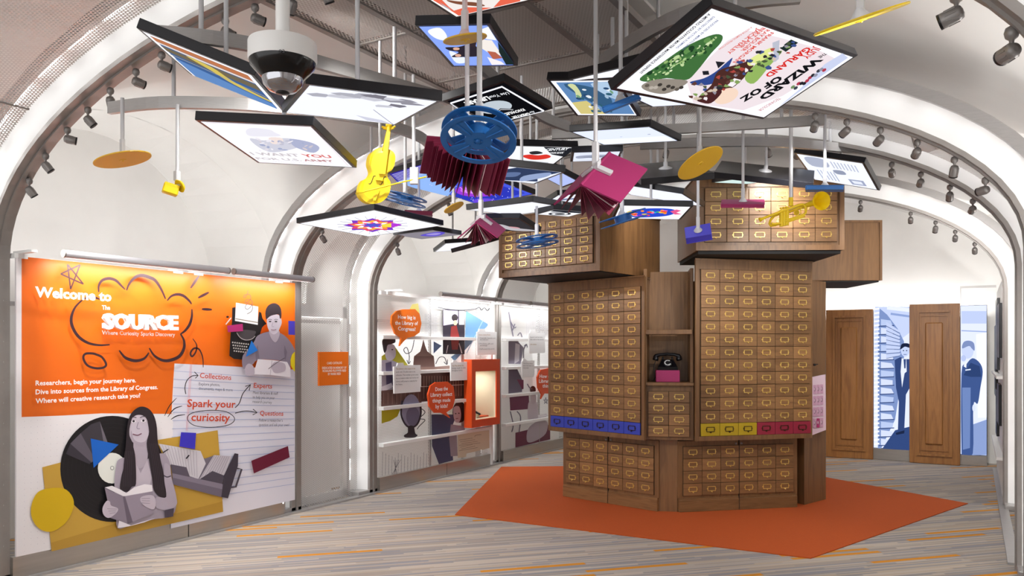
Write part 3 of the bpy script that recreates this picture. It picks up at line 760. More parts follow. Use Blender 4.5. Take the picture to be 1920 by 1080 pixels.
A.poly('#c9c034', [(420, 345), (490, 300), (560, 400), (420, 400)]); A.poly('#e8df7a', [(560, 110), (575, 82), (605, 78), (612, 130)]); A.poly('#b9ab1c', [(420, 615), (516, 613), (500, 650), (465, 672), (420, 686)], False)
A.poly('#6f9cc4', [(848, 116), (962, 185), (790, 370), (770, 350), (840, 300)]); A.poly('#6f8fc0', [(683, 270), (724, 292), (683, 332)]); A.line('#a9c6e2', [(940, 150), (850, 330)], 4)
for k in range(14): A.line('#b3b3ba', [(640 + 4.6 * k, 130), (640 + 4.6 * k, 235)], 1.2)
# man in a checked shirt
A.poly('#a99eac', [(420, 365), (465, 362), (522, 388), (505, 430), (480, 525), (420, 532)]); A.poly('#57496a', [(440, 380), (470, 372), (478, 500), (445, 520)]); A.poly('#cbc1cd', [(438, 300), (478, 284), (492, 320), (488, 350), (465, 368), (442, 356)], True); A.poly('#332a33', [(424, 264), (450, 248), (484, 252), (490, 274), (470, 284), (450, 290), (444, 316), (434, 328), (426, 300)], True); A.ell('#332a33', 474, 312, 5, 3)
A.poly('#e4dde5', [(420, 500), (470, 480), (478, 500), (425, 530)])
# domed building
A.poly('#6b4b45', [(418, 520), (622, 500), (622, 590), (418, 600)]); A.poly('#9a7d74', [(632, 258), (639, 290), (650, 320), (684, 345), (690, 405), (578, 405), (584, 345), (615, 322), (624, 290)]); A.poly('#7d5e57', [(584, 345), (684, 345), (690, 405), (578, 405)])
A.poly('#93746a', [(578, 400), (700, 398), (770, 392), (860, 428), (622, 445)]); A.poly('#5d413c', [(620, 430), (860, 420), (860, 556), (620, 576)])
for k in range(17): A.line('#a98a7d', [(634 + 13.5 * k, 445), (634 + 13.5 * k, 560 - 1.0 * k)], 3)
for k in range(9): A.line('#8d6f66', [(430 + 22 * k, 530), (430 + 22 * k, 588)], 3)
A.line('#efe3da', [(620, 500), (860, 488)], 3)
# portrait with a red coat
A.poly('#2f2838', [(730, 108), (840, 112), (840, 335), (730, 335)]); A.poly('#cfc6e8', [(733, 110), (806, 113), (806, 178), (733, 190)]); A.poly('#e7e2f0', [(812, 113), (838, 114), (838, 186), (812, 186)]); A.ell('#2a2228', 790, 150, 16, 18); A.ell('#d9b8a0', 793, 176, 10, 13)
A.poly('#8f2a2a', [(772, 195), (800, 190), (814, 250), (806, 312), (776, 312), (768, 245)]); A.line('#e9e6ee', [(748, 330), (756, 290)], 4); A.line('#e9e6ee', [(812, 280), (826, 330)], 5)
# globe
A.ell('#8f8ba6', 570, 622, 47, 84); A.ell('#6f6a86', 578, 650, 34, 50); A.line('#332d3a', [(524, 570), (519, 640), (540, 690), (568, 706), (600, 690), (618, 640), (616, 590)], 9); A.poly('#2c2730', [(555, 700), (582, 700), (590, 735), (602, 745), (585, 757), (540, 757), (534, 745), (552, 732)], True)
# girl with curly hair and navy patch
A.poly('#3f4468', [(672, 640), (800, 640), (770, 720), (782, 872), (710, 892), (675, 800)]); A.poly('#9d8f9c', [(770, 690), (840, 700), (842, 720), (800, 740), (805, 850), (770, 852), (762, 760)]); A.ell('#2a222a', 815, 628, 36, 54); A.poly('#c4b7c2', [(785, 605), (812, 600), (822, 640), (815, 675), (796, 680), (784, 650)], True); A.ell('#2a222a', 795, 636, 4, 3); A.ell('#2a222a', 811, 634, 4, 3); A.line('#7d4f5c', [(795, 662), (808, 660)], 4)
A.poly('#ded0b8', [(805, 740), (973, 718), (975, 808), (850, 838), (848, 855), (805, 860)])
for k in range(7): A.line('#8a7760', [(812 + (k % 3) * 6, 770 + 11 * k - 2 * k), (880 + 13 * (k % 4), 760 + 8 * k)], 1.6)
A.line('#8a7760', [(890, 752), (900, 745), (925, 742)], 2)
# doodles
for pts in ([(585, 262), (572, 318), (545, 332), (532, 312), (548, 302), (560, 345), (556, 382)], [(548, 365), (557, 384), (566, 370)], [(694, 384), (712, 352), (738, 352), (750, 385)], [(735, 374), (751, 387), (753, 362)], [(620, 610), (640, 630), (612, 660), (640, 668), (610, 700), (600, 715)], [(900, 105), (915, 98), (925, 112), (940, 100), (955, 115), (968, 102), (988, 98)], [(705, 98), (760, 108), (830, 112), (900, 105)]):
    A.line('#3a3a42', pts, 4)
for k in range(16): A.line('#77757e', [(425 + 16 * k, 830 + (k * 7) % 30), (423 + 16 * k, 950 - 3 * k)], 1.5)
for k in range(5): A.line('#5a5a66', [(480 + 9 * k, 870), (500 - 7 * k, 945)], 1.6)
A.build(dp)
mb = MB(); mb.tube([WP.pix(820, 566), WP.pix(880, 574)], .02, 10); 
dp3 = display_panel('shelved white perforated panel beside the card catalogue tower', 9.53, 12.2)
A = Art(SP); A.T = (940, 560, 3.6)
A.poly('#8b8396', [(48, 280), (110, 285), (150, 330), (130, 440), (48, 440)]); A.poly('#e1dbe4', [(95, 300), (125, 310), (120, 420), (88, 440)]); A.poly('#6d647c', [(48, 470), (105, 470), (140, 545), (140, 630), (48, 640)]); A.poly('#7a2a55', [(105, 545), (150, 548), (150, 610), (140, 612)])
A.poly('#72244f', [(55, 662), (185, 655), (190, 745), (60, 755)]); A.poly('#6a1f3f', [(95, 905), (330, 850), (330, 950), (95, 1005)])
A.poly('#d6cdd6', [(180, 720), (200, 690), (240, 700), (255, 790), (300, 775), (300, 800), (190, 830)], True); A.poly('#b9aeba', [(180, 880), (240, 830), (310, 830), (300, 910), (230, 960), (175, 965)], True); A.poly('#cfc4ce', [(198, 650), (232, 648), (234, 690), (215, 712), (200, 695)], True); A.ell('#2c242b', 213, 615, 20, 26); A.poly('#f0ecf0', [(245, 785), (285, 778), (308, 790), (250, 805)])
for pts in ([(50, 90), (70, 200), (80, 255)], [(60, 150), (85, 195), (100, 190)], [(75, 215), (92, 170)], [(110, 250), (128, 230), (140, 260)], [(150, 400), (152, 340), (170, 310)], [(155, 320), (170, 308), (175, 330)], [(175, 575), (190, 600), (210, 610)], [(105, 760), (130, 800), (120, 900)], [(60, 760), (80, 850), (70, 900)]): A.line('#6a6475', pts, 7)
for k in range(5):
    a = -math.pi / 2 + k * 4 * math.pi / 5; b = a + 4 * math.pi / 5
    A.line('#55506a', [(300 + 16 * math.cos(a), 690 + 24 * math.sin(a)), (300 + 16 * math.cos(b), 690 + 24 * math.sin(b))], 3)
for k in range(12): A.line('#b9b7c0', [(170 + 12 * k, 130), (170 + 12 * k, 260)], 2)
A.build(dp3)
# speech bubbles and cards: boards standing on the shelves
def board(name, label, cat, col, T, pts, lines, group, plane=CP, smooth=False, thick=.02, tcol='#ffffff'):
    A = Art(plane); A.T = T; A.k = 0
    q = smooth_pts(pts) if smooth else pts
    P = [A.p(x) for x in q]; c = sum(P, Vector()) / len(P)
    t = thing(name, label, cat, (c.x, c.y, min(p.z for p in P)), group=group)
    mb = MB(); mb.prism([p - plane.n * thick for p in P], plane.n * thick); sub('board', mb, col, t)
    mb = MB(); yy = [p.y for p in P]; zz = [z for z in SHZ if min(p.z for p in P) - .02 < z < max(p.z for p in P)] or [min(SHZ, key=lambda z: abs(z - c.z))]
    for z in zz[:1]: mb.span((XL + .055, c.y - .03, z - .02), (plane.p.x - thick, c.y + .03, z + .01))
    sub('mounting_clip', mb, M_ALU, t)
    A.k = 1
    for l in lines: A.text(l[4] if len(l) > 4 else tcol, l[0], l[1], l[2], l[3], .02 if tcol == '#ffffff' else 0)
    A.build(t, 'printed_lettering')
    return t, A
T2 = (560, 540, 2.7)
board('speech_bubble_sign', 'orange speech bubble with the How big question on the top shelf', 'sign', M_ORANGE, T2, [(497, 116), (530, 108), (590, 107), (612, 130), (622, 180), (612, 225), (585, 245), (552, 252), (530, 272), (512, 294), (520, 252), (490, 232), (470, 180), (473, 140)],
      [('How big is', (503, 155), (592, 159), 19), ('the Library of', (488, 185), (604, 188), 19), ('Congress?', (503, 214), (592, 218), 19)], 'speech bubble signs')
b2, A2 = board('speech_bubble_sign', 'red-orange speech bubble asking about things made by kids', 'sign', M_ORED, T2, [(668, 495), (695, 477), (755, 474), (785, 500), (792, 560), (780, 608), (748, 630), (768, 658), (738, 640), (725, 632), (690, 632), (662, 600), (655, 540)],
      [('Does the', (692, 522), (755, 517), 19), ('Library collect', (668, 551), (777, 545), 19), ('things made', (677, 580), (768, 575), 19), ('by kids?', (693, 609), (755, 605), 19)], 'speech bubble signs')
T3 = (940, 560, 3.6)
board('speech_bubble_sign', 'red-orange speech bubble half hidden behind the card catalogue tower', 'sign', M_ORED, T3, [(265, 482), (330, 468), (400, 480), (425, 540), (405, 620), (340, 642), (292, 640), (268, 678), (272, 645), (248, 600), (243, 530)],
      [('How does the', (258, 535), (400, 535), 24), ('Library choose', (254, 568), (415, 566), 24), ('things?', (278, 600), (345, 600), 24)], 'speech bubble signs')
CARD = mat('white_card_board', '#eeeeef', .5)
GT = '#77767c'
def card(label, T, pts, lines, h):
    t, A = board('information_card', label, 'card', CARD, T, pts, [(s, a, b, h, c) for s, a, b, c in lines], 'tabbed white information cards', tcol=GT, thick=.015)
card('white tabbed card beside the young man, with highlighted first line', T2, [(482, 398), (498, 396), (502, 380), (530, 378), (534, 392), (617, 390), (617, 525), (484, 535)],
     [('The Library is the largest in the', (492, 413), (590, 411), '#a07a20'), ('world, with 173 million items in the', (492, 429), (590, 427), GT), ('collection. That number grows every', (492, 445), (606, 442), GT), ('day as creators make new works and', (492, 461), (606, 457), GT), ('Library staff preserve materials for', (492, 477), (600, 473), GT), ('the future.', (492, 492), (526, 491), GT)], 8)
card('white tabbed card above the orange framed niche', T2, [(903, 222), (912, 220), (915, 207), (942, 207), (946, 220), (1003, 223), (1003, 338), (905, 340)],
     [('Items come from', (912, 240), (970, 240), '#b58a5a'), ('1 Copyright deposits and', (912, 256), (996, 257), GT), ('the collections', (918, 265), (960, 265), GT), ('2 Purchases, gifts and', (912, 285), (985, 285), GT), ('exchange', (918, 294), (955, 294), GT), ('3 Staff around the world', (912, 312), (990, 311), GT)], 7)
card('small white tabbed card with a tick beside the niche', T2, [(770, 378), (780, 376), (783, 365), (802, 365), (805, 376), (853, 373), (853, 466), (771, 470)],
     [('Yes! The Library has', (776, 398), (835, 395), '#a07a20'), ('things made by kids', (776, 410), (845, 407), GT), ('throughout history.', (776, 422), (830, 419), GT)], 8)
card('white tabbed card on the top shelf beside the card catalogue tower', T2, [(1166, 228), (1172, 226), (1175, 212), (1198, 210), (1201, 226), (1247, 228), (1247, 330), (1168, 332)],
     [('Experts look for items', (1172, 252), (1235, 252), GT), ('that add to the stories', (1172, 264), (1240, 264), GT), ('in the collection.', (1172, 288), (1205, 288), '#a07a20')], 7)
card('smaller white tabbed card one shelf lower beside the card catalogue tower', T2, [(1130, 372), (1134, 370), (1137, 357), (1152, 358), (1156, 368), (1194, 368), (1194, 448), (1132, 452)],
     [('The Library collects', (1137, 385), (1185, 385), GT), ('items that matter to', (1137, 396), (1188, 396), GT), ('many people.', (1137, 407), (1165, 407), GT)], 7)
# orange framed niche case
y0, i0, i1, iz0, iz1 = NICHE_BOX; y1 = NY1
t = thing('niche_display_case', 'orange framed wall niche with cream interior holding a telephone', 'display case', (XL, (y0 + y1) / 2, z0_))
xf, xb = XL + .14, XL + .02
mb = MB(); mb.span((xb, y0, z0_), (xf, i0, z1_)); mb.span((xb, i1, z0_), (xf, y1, z1_)); mb.span((xb, i0, z0_), (xf, i1, iz0)); mb.span((xb, i0, iz1), (xf, i1, z1_)); sub('frame', mb, M_ORED, t)
mb = MB(); mb.span((XL - .27, i0 - .02, iz0), (XL - .25, i1 + .02, iz1)); mb.span((XL - .25, i0 - .02, iz0), (xb, i0, iz1)); mb.span((XL - .25, i1, iz0), (xb, i1 + .02, iz1)); mb.span((XL - .25, i0, iz1), (xb, i1, iz1 + .02)); mb.span((XL - .25, i0, iz0 - .02), (xb, i1, iz0)); mb.span((xb, i0, iz0), (xf - .014, i0 + .003, iz1)); mb.span((xb, i1 - .003, iz0), (xf - .014, i1, iz1)); mb.span((xb, i0, iz1 - .003), (xf - .014, i1, iz1)); mb.span((xb, i0, iz0), (xf - .014, i1, iz0 + .003)); sub('interior', mb, mat('cream_liner', '#d8cdb4', .6), t)
mb = MB(); mb.prism([(XL - .24, i0, iz0 + .002), (xb, i0, iz0 + .002), (xb, i0 + (i1 - i0) * .42, iz0 + .002), (XL - .24, i0 + (i1 - i0) * .42, iz0 + .002)], (0, 0, .012)); sub('caption_card', mb, CARD, t)
mb = MB(); mb.prism([(XL - .22, i0 + (i1 - i0) * .46, iz0 + .002), (xb, i0 + (i1 - i0) * .46, iz0 + .002), (xb, i1 - .01, iz0 + .002), (XL - .22, i1 - .01, iz0 + .002)], (0, 0, .02)); sub('red_caption_card', mb, M_ORED, t)
l = bpy.data.lights.new('niche_light', 'AREA'); l.size = .2; l.energy = 2.5; lo = bpy.data.objects.new('niche_light', l); COL.objects.link(lo); lo.location = (XL - .12, (i0 + i1) / 2, iz1 - .01)
t = thing('mobile_telephone', 'black handheld telephone lying in the orange framed niche', 'telephone', (XL - .02, i0 + .24, iz0 + .012))
PM = Matrix.Translation((XL - .02, i0 + .24, iz0 + .085)) @ Matrix.Rotation(.5, 4, 'Z') @ Matrix.Rotation(.5, 4, 'Y')
mb = MB(); mb.box((0, 0, 0), (.16, .07, .025), bev=.008); o = obj('body', mb, M_BLACK); o.parent = t; o.matrix_parent_inverse = t.matrix_basis.inverted(); o.matrix_basis = PM
mb = MB()
for r in range(4):
    for c in range(3): mb.box((.02 - .0 + r * .014, -.018 + c * .018, .0135), (.009, .012, .003))
o = obj('keypad', mb, M_SPOT); o.parent = t; o.matrix_parent_inverse = t.matrix_basis.inverted(); o.matrix_basis = PM
mb = MB(); mb.box((0, 0, 0), (.1, .05, .045)); o = obj('stand', mb, MATS['cream_liner']); o.parent = t; o.matrix_parent_inverse = t.matrix_basis.inverted(); o.matrix_basis = Matrix.Translation((XL - .02, i0 + .24, iz0 + .035))
# ================================================================== CARD CATALOGUE TOWER
def front_mesh():
    mb = MB(); mb.box((0, 0, 0), (1, 1, 1)); return mb
HOLD = None
def holder_mesh(w=.076, h=.04):
    """brass label holder with a finger pull, facing -y, centred"""
    mb = MB(); t = .0055; d = .007
    for c, s in (((0, -d / 2, h / 2), (w, d, t)), ((0, -d / 2, -h / 2), (w, d, t)), ((-w / 2, -d / 2, 0), (t, d, h)), ((w / 2, -d / 2, 0), (t, d, h))): mb.box(c, s, bev=.001)
    for sx in (-1, 1): mb.box((sx * (w / 2 + .005), -.0015, 0), (.007, .003, .012))
    mb.prism([(-.009, -.004, -h / 2), (.009, -.004, -h / 2), (.004, -.016, -h / 2 - .011), (-.004, -.016, -h / 2 - .011)], (0, .004, -.002))
    mb.lathe([(.004, 0), (.005, .003), (.0, .006)], 8, Matrix.Translation((0, -.014, -h / 2 - .012)))
    return mb.mesh('label_holder', M_BRASS)
HOLD = holder_mesh()
HOLDK = HOLD.copy(); HOLDK.materials.clear(); HOLDK.materials.append(mat('dark_bronze', '#4a3a24', .35, .8))
_DR = {}
def drawer_mesh(w, h, m):
    k = (round(w, 4), round(h, 4), m.name)
    if k not in _DR:
        mb = MB(); mb.box((0, 0, 0), (w - .004, .018, h - .004), bev=.002); _DR[k] = mb.mesh('drawer_front', m)
    return _DR[k]
def drawer_grid(unit, x0, x1, z0, z1, cols, rows, y=0.0, special=None, gap=None):
    cw, rh = (x1 - x0) / cols, (z1 - z0) / rows
    mb = MB(); mb.span((x0, y - .004, z0), (x1, y + .0045, z1)); obj('drawer_gap_shade', mb, M_VOID, unit, loc=(0, 0, 0))  # shade of the gaps between drawers, put in as a black sheet
    for r in range(rows):
        for c in range(cols):
            m = M_WOODD; hd = HOLD
            if special and special(r, c): m = special(r, c); hd = HOLDK
            x = x0 + cw * (c + .5)
            d = obj('drawer', drawer_mesh(cw, rh, m), None, unit, loc=(x, y - .006, z1 - rh * (r + .5)))
            s = min(1.0, cw / .175)
            h = obj('label_holder', hd, None, d, loc=(0, -.009, .004)); h.scale = (s * 1.05,) * 3
def unit_at(name, label, A, B, z, group=None):
    """a case whose front runs from A to B (camera-floor coordinates X, Z); local x along the front, -y outwards"""
    a, b = XZ(*A), XZ(*B); d = b - a
    t = thing(name, label, 'card cabinet', (a.x, a.y, z), math.atan2(d.y, d.x), group)
    return t, d.length
GRP = 'stacked cases of the card catalogue tower'
YELP, REDP, BLUP = mat('yellow_drawer_paint', '#b39a14', .4), mat('crimson_drawer_paint', '#8e1f38', .4), mat('blue_drawer_paint', '#2f3fae', .4)
def case(t, W, D, H, edge=.03, lip=True, under=None, mitre=(0, 0)):
    mb = MB(); a, b = mitre
    mb.prism([(0, .004, 0), (W, .004, 0), (W - b * D, D, 0), (a * D, D, 0)], (0, 0, H))
    sub_ = obj('case', mb, M_WOOD, t, loc=(0, 0, 0))
    mb = MB()    # face frame, proud of the drawer field
    mb.span((-.004, -.012, 0), (edge, .01, H)); mb.span((W - edge, -.012, 0), (W + .004, .01, H))
    mb.span((edge, -.012, 0), (W - edge, .01, .045)); mb.span((edge, -.012, H - .09), (W - edge, .01, H))
    obj('face_frame', mb, M_WOOD, t, loc=(0, 0, 0))
    if lip:
        mb = MB(); mb.prism([(-.012, -.02, H), (W + .012, -.02, H), (W + .012 - b * D, D, H), (-.012 + a * D, D, H)], (0, 0, .012)); obj('top_board', mb, M_WOOD, t, loc=(0, 0, 0))
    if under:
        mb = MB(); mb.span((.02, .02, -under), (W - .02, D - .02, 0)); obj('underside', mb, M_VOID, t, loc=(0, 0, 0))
# lower row of cases -----------------------------------------------------------------
def base_case(label, A, B):
    t, W = unit_at('base_cabinet', label, A, B, .008, GRP)
    mb = MB(); mb.prism([(0, .02, .02), (W, .02, .02), (W - .24, .42, .02), (.24, .42, .02)], (0, 0, .675)); obj('case', mb, M_WOOD, t, loc=(0, 0, 0))
    mb = MB(); mb.span((-.004, .0, .13), (W + .004, .02, .69)); obj('face_frame', mb, M_WOOD, t, loc=(0, 0, 0))
    for k in (0, 1):
        x0 = W * k / 2; mb = MB(); mb.span((x0 + .003, -.018, 0), (x0 + W / 2 - .003, .02, .115), bev=.003); mb.span((x0 + .003, -.01, .115), (x0 + W / 2 - .003, .02, .13)); obj('plinth_board', mb, M_WOODD, t, loc=(0, 0, 0))
        a, b = (.045, W / 2 - .002) if k == 0 else (W / 2 + .002, W - .045)
        drawer_grid(t, a, b, .155, .64, 3, 4, y=-.002)
        mb = MB(); mb.lathe([(.011, 0), (.011, .006), (.006, .009)], 12, Matrix.Translation((W / 2 + (.03 if k else -.03), 0, .655)) @ Matrix.Rotation(math.pi / 2, 4, 'X')); obj('lock', mb, M_SPOT, t, loc=(0, 0, 0))
    mb = MB(); mb.span((W / 2 - .002, -.016, .02), (W / 2 + .002, .0, .69)); obj('door_gap', mb, M_VOID, t, loc=(0, 0, 0))
base_case('low walnut cabinet under the case with the blue drawers', (.558, 8.543), (1.4335, 7.729))
base_case('low walnut cabinet under the case with yellow and red drawers', (1.622, 7.696), (2.871, 7.957))
# tall case with the blue bottom row ------------------------------------------------------
t, W = unit_at('tall_card_cabinet', 'tall walnut case of card drawers with a blue bottom row', (.403, 8.52), (1.276, 7.585), .72, GRP)
case(t, W, .42, 1.575, mitre=(.58, .62))
drawer_grid(t, .03, W - .045, .045, 1.485, 6, 12, special=lambda r, c: BLUP if r == 11 else None)
# tall case with yellow and red bottom row ---------------------------------------------
t, W = unit_at('tall_card_cabinet', 'tallest walnut case of card drawers with yellow and red bottom row', (1.746, 7.515), (2.957, 7.80), .72, GRP)
case(t, W, .42, 1.73, mitre=(.62, .58))
drawer_grid(t, .05, W - .01, .045, 1.64, 6, 13, special=lambda r, c: None if r < 12 else (YELP if c < 3 else REDP))
# telephone niche between the two ------------------------------------------------------
t, W = unit_at('niche_cabinet', 'narrow walnut case with open telephone niche and eight drawers', (1.27, 7.64), (1.75, 7.57), .72, GRP)
mb = MB()
z1, z2, zt = .555, 1.03, 1.66          # shelf, niche top, case top
mb.span((.005, .03, 0), (W - .005, .45, z1 - .03)); mb.span((.03, .4, z1), (W - .03, .45, zt)); mb.span((.005, .06, z1 - .03), (.035, .45, zt)); mb.span((W - .035, .06, z1 - .03), (W - .005, .45, zt)); mb.span((.03, .12, z2), (W - .03, .3, z2 + .03))
obj('case', mb, M_WOOD, t, loc=(0, 0, 0))
mb = MB(); mb.span((.004, -.02, z1 - .03), (W - .004, .4, z1), bev=.003); obj('shelf', mb, M_WOOD, t, loc=(0, 0, 0))
mb = MB(); mb.span((.02, .0, z2 - .01), (W - .02, .2, z2 + .035), bev=.003); obj('niche_top', mb, M_WOOD, t, loc=(0, 0, 0))
drawer_grid(t, .045, W - .045, .03, .47, 2, 4, y=.018)
NICHE = t
# hexagonal core --------------------------------------------------------------------------
def hexring(ap, z, cx=2.0, cz=9.1, rot=-76.8):
    r = ap / math.cos(math.pi / 6)
    return [XZ(cx + r * math.cos(math.radians(rot + 30 + 60 * k)), cz + r * math.sin(math.radians(rot + 30 + 60 * k)), z) for k in range(6)]
t = thing('tower_core', 'plain walnut hexagonal core behind the drawer cases', 'cabinet core', XZ(2.0, 9.1, 0.008))
mb = MB(); mb.prism(hexring(.8, .009), (0, 0, .7)); sub('plinth', mb, M_WOOD, t)
mb = MB(); mb.prism(hexring(.98, .71), (0, 0, 1.58)); sub('body', mb, M_WOOD, t)
mb = MB(); mb.prism([XZ(1.44, 7.74), XZ(1.615, 7.71), XZ(1.7, 8.0), XZ(1.4, 8.0)], (0, 0, .715)); sub('corner_panel', mb, M_WOOD, t)
# side of the tower to the far right: column with a lever and a rack
p = XZ(3.18, 8.25, .008)
t = thing('tower_side_column', 'tall plain walnut column at the outer side of the tower', 'column', p)
mb = MB(); mb.prism([XZ(2.98, 8.05, .009), XZ(3.32, 8.35, .009), XZ(3.05, 8.8, .009), XZ(2.8, 8.5, .009)], (0, 0, 2.3)); sub('body', mb, M_WOOD, t)
mb = MB(); a = at(1525, 684, 8.0); mb.tube([a, at(1529, 684, 8.0)], .012, 8); mb.tube([at(1529, 684, 8.0), at(1533, 683, 8.02)], .006, 8); sub('lever', mb, M_BLACK, t)
# boxes turned askew on top ---------------------------------------------------------------
t, W = unit_at('crown_card_cabinet', 'upper walnut case turned askew above the blue drawer case', (-.124, 8.087), (.817, 7.31), 2.325, GRP)
case(t, W, 1.12, .6, edge=.04, under=.01); drawer_grid(t, .04, W - .075, .075, .52, 6, 5)
t, W = unit_at('crown_card_cabinet', 'topmost walnut case above the yellow and red drawer case', (1.69, 7.24), (3.02, 7.19), 2.5, GRP)
case(t, W, 1.0, .67, edge=.04, under=.03); drawer_grid(t, .075, W - .06, .075, .57, 6, 4)
t, W = unit_at('crown_card_cabinet', 'plain walnut box jutting out behind the topmost case', (2.72, 8.47), (3.95, 8.44), 2.33, GRP)
mb = MB(); mb.span((0, 0, 0), (W, .9, .64), bev=.004); obj('case', mb, M_WOOD, t, loc=(0, 0, 0))
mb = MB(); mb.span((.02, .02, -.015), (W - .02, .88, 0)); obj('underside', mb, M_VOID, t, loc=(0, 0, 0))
mb = MB(); mb.span((W - .022, -.012, 0), (W + .004, 0, .645)); mb.span((0, -.012, .62), (W - .022, 0, .645)); obj('edge_strip', mb, M_WOOD, t, loc=(0, 0, 0))
# telephone on its magenta block
nb = NICHE.matrix_basis
phone_M = nb @ Matrix.Translation((.24, .2, z1))
t = thing('display_block', 'small magenta block standing in the telephone niche', 'block', phone_M.translation)
t.matrix_basis = phone_M
mb = MB(); mb.span((-.115, -.09, .001), (.115, .1, .115), bev=.003); obj('block', mb, M_MAG, t, loc=(0, 0, 0))
t = thing('rotary_telephone', 'black rotary dial telephone on the magenta block', 'telephone')
t.matrix_basis = phone_M @ Matrix.Translation((0, 0, .116))
mb = MB()
mb.faces([(-.1, -.08, 0), (.1, -.08, 0), (.1, .08, 0), (-.1, .08, 0), (-.095, -.085, .03), (.095, -.085, .03), (.09, .08, .03), (-.09, .08, .03), (-.055, -.03, .1), (.055, -.03, .1), (.06, .06, .11), (-.06, .06, .11)],
         [(3, 2, 1, 0), (0, 1, 5, 4), (1, 2, 6, 5), (2, 3, 7, 6), (3, 0, 4, 7), (4, 5, 9, 8), (5, 6, 10, 9), (6, 7, 11, 10), (7, 4, 8, 11), (8, 9, 10, 11)])
obj('body', mb, mat('glossy_bakelite', '#0e0e12', .12), t, loc=(0, 0, 0))
DM = Matrix.Translation((0, -.062, .065)) @ Matrix.Rotation(math.radians(48), 4, 'X')
mb = MB(); mb.lathe([(.042, 0), (.042, .008), (.038, .011), (.014, .012), (.0, .013)], 28, DM); d = obj('dial', mb, M_BLACK, t, loc=(0, 0, 0))
mb = MB()
for k in range(10):
    a = math.radians(60 + 29 * k); mb.lathe([(.006, 0), (.006, .002), (0, .0025)], 10, DM @ Matrix.Translation((.029 * math.cos(a), .029 * math.sin(a), .012)))
obj('finger_hole', mb, mat('white_dial_print', '#e8e8e8', .4), d, loc=(0, 0, 0))
mb = MB()
for sx in (-1, 1): mb.box((sx * .045, .02, .115), (.018, .06, .03), bev=.004)
obj('cradle', mb, MATS['glossy_bakelite'], t, loc=(0, 0, 0))
mb = MB(); mb.tube([(-.12, .02, .118), (-.11, .02, .14), (-.07, .02, .152), (0, .02, .157), (.07, .02, .152), (.11, .02, .14), (.12, .02, .118)], [.024, .02, .016, .015, .016, .02, .024], 12)
for sx in (-1, 1): mb.lathe([(.02, .03), (.028, .015), (.03, 0), (.026, -.012), (0, -.014)], 16, Matrix.Translation((sx * .115, .02, .105)) @ Matrix.Rotation(-sx * .25, 4, 'Y'))
obj('handset', mb, MATS['glossy_bakelite'], t, loc=(0, 0, 0))
mb = MB(); mb.tube([(-.115, .03, .09), (-.13, .02, .04), (-.128, .0, -.03), (-.12, 0, -.075), (-.135, .03, -.108)], .004, 6); obj('cord', mb, M_BLACK, t, loc=(0, 0, 0))
# ================================================================== END WALL: doors and backlit photographs
EP = Plane((0, YEND, 0), (0, -1, 0))
def ex(u): return EP.pix(u, 700).x
def panel_door(label, u0, u1, z1, yoff, tilt):
    x0, x1 = ex(u0), ex(u1); W = x1 - x0
    t = thing('panelled_door', label, 'door', (x0, YEND + yoff, 0.004), tilt, 'tall walnut doors at the end of the hall')
    mb = MB(); mb.span((0, 0, 0), (W, .05, z1), bev=.004); obj('slab', mb, M_DOOR, t, loc=(0, 0, 0))
    mb = MB()
    def ring(a, b, c, d, wd, y): # moulding ring
        mb.span((a, -y, b), (a + wd, .002, d)); mb.span((c - wd, -y, b), (c, .002, d)); mb.span((a + wd, -y, b), (c - wd, .002, b + wd)); mb.span((a + wd, -y, d - wd), (c - wd, .002, d))
    ring(W * .15, .11, W * .85, z1 - .09, .03, .03); ring(W * .22, .18, W * .78, z1 - .16, .014, .016)
    obj('moulding', mb, M_DOOR, t, loc=(0, 0, 0))
    mb = MB(); mb.span((W * .32, -.032, .27), (W * .67, .002, z1 - .26), bev=.014); obj('raised_panel', mb, M_DOOR, t, loc=(0, 0, 0))
panel_door('tall walnut panelled door nearer the card catalogue tower', 1549, 1637, 2.17, -.02, .03)
panel_door('tall walnut panelled door between the two backlit photographs', 1705.5, 1800, 2.22, -.05, .0)
def photo(label, u0, u1, z0, z1):
    x0, x1 = ex(u0), ex(u1)
    t = thing('backlit_photograph', label, 'photograph', ((x0 + x1) / 2, YEND + .1, z0), group='backlit photographs at the end of the hall')
    mb = MB(); mb.span((x0, YEND + .103, z0), (x1, YEND + .16, z1)); sub('light_box', mb, M_FRAME, t)
    mb = MB(); mb.span((x0, YEND + .06, 0.004), (x1, YEND + .16, z0)); sub('steel_base', mb, M_STEEL, t)
    mb = MB(); mb.quad((x0 + .006, YEND + .1, z0 + .006), (x1 - .006, YEND + .1, z0 + .006), (x1 - .006, YEND + .1, z1 - .006), (x0 + .006, YEND + .1, z1 - .006)); sub('screen', mb, ink('#dfe6ff', 1.15), t)
    A = Art(Plane((0, YEND + .1, 0), (0, -1, 0)), 1.1); A.T = (1620, 540, 3); A.step = .0006
    return t, A
DB, MBL, LB = '#33477a', '#7d93c6', '#b9c9ee'
t, A = photo('backlit blue photograph of a man beside stacked shelves', 1636, 1706, .16, 2.17)
A.poly('#c6d3f6', [(60, 105), (258, 105), (258, 250), (60, 400)]); A.poly(MBL, [(88, 115), (130, 150), (190, 230), (225, 300), (225, 420), (175, 740), (95, 905), (78, 905), (78, 300)]); 
for r in range(15):
    y = 175 + r * 48
    A.poly('#d5def8' if r % 3 else LB, [(95, y), (150 + (r * 13) % 20, y + 8), (160 + (r * 7) % 12, y + 34), (95, y + 36)]); A.line(DB, [(82, y + 40), (170, y + 36)], 5)
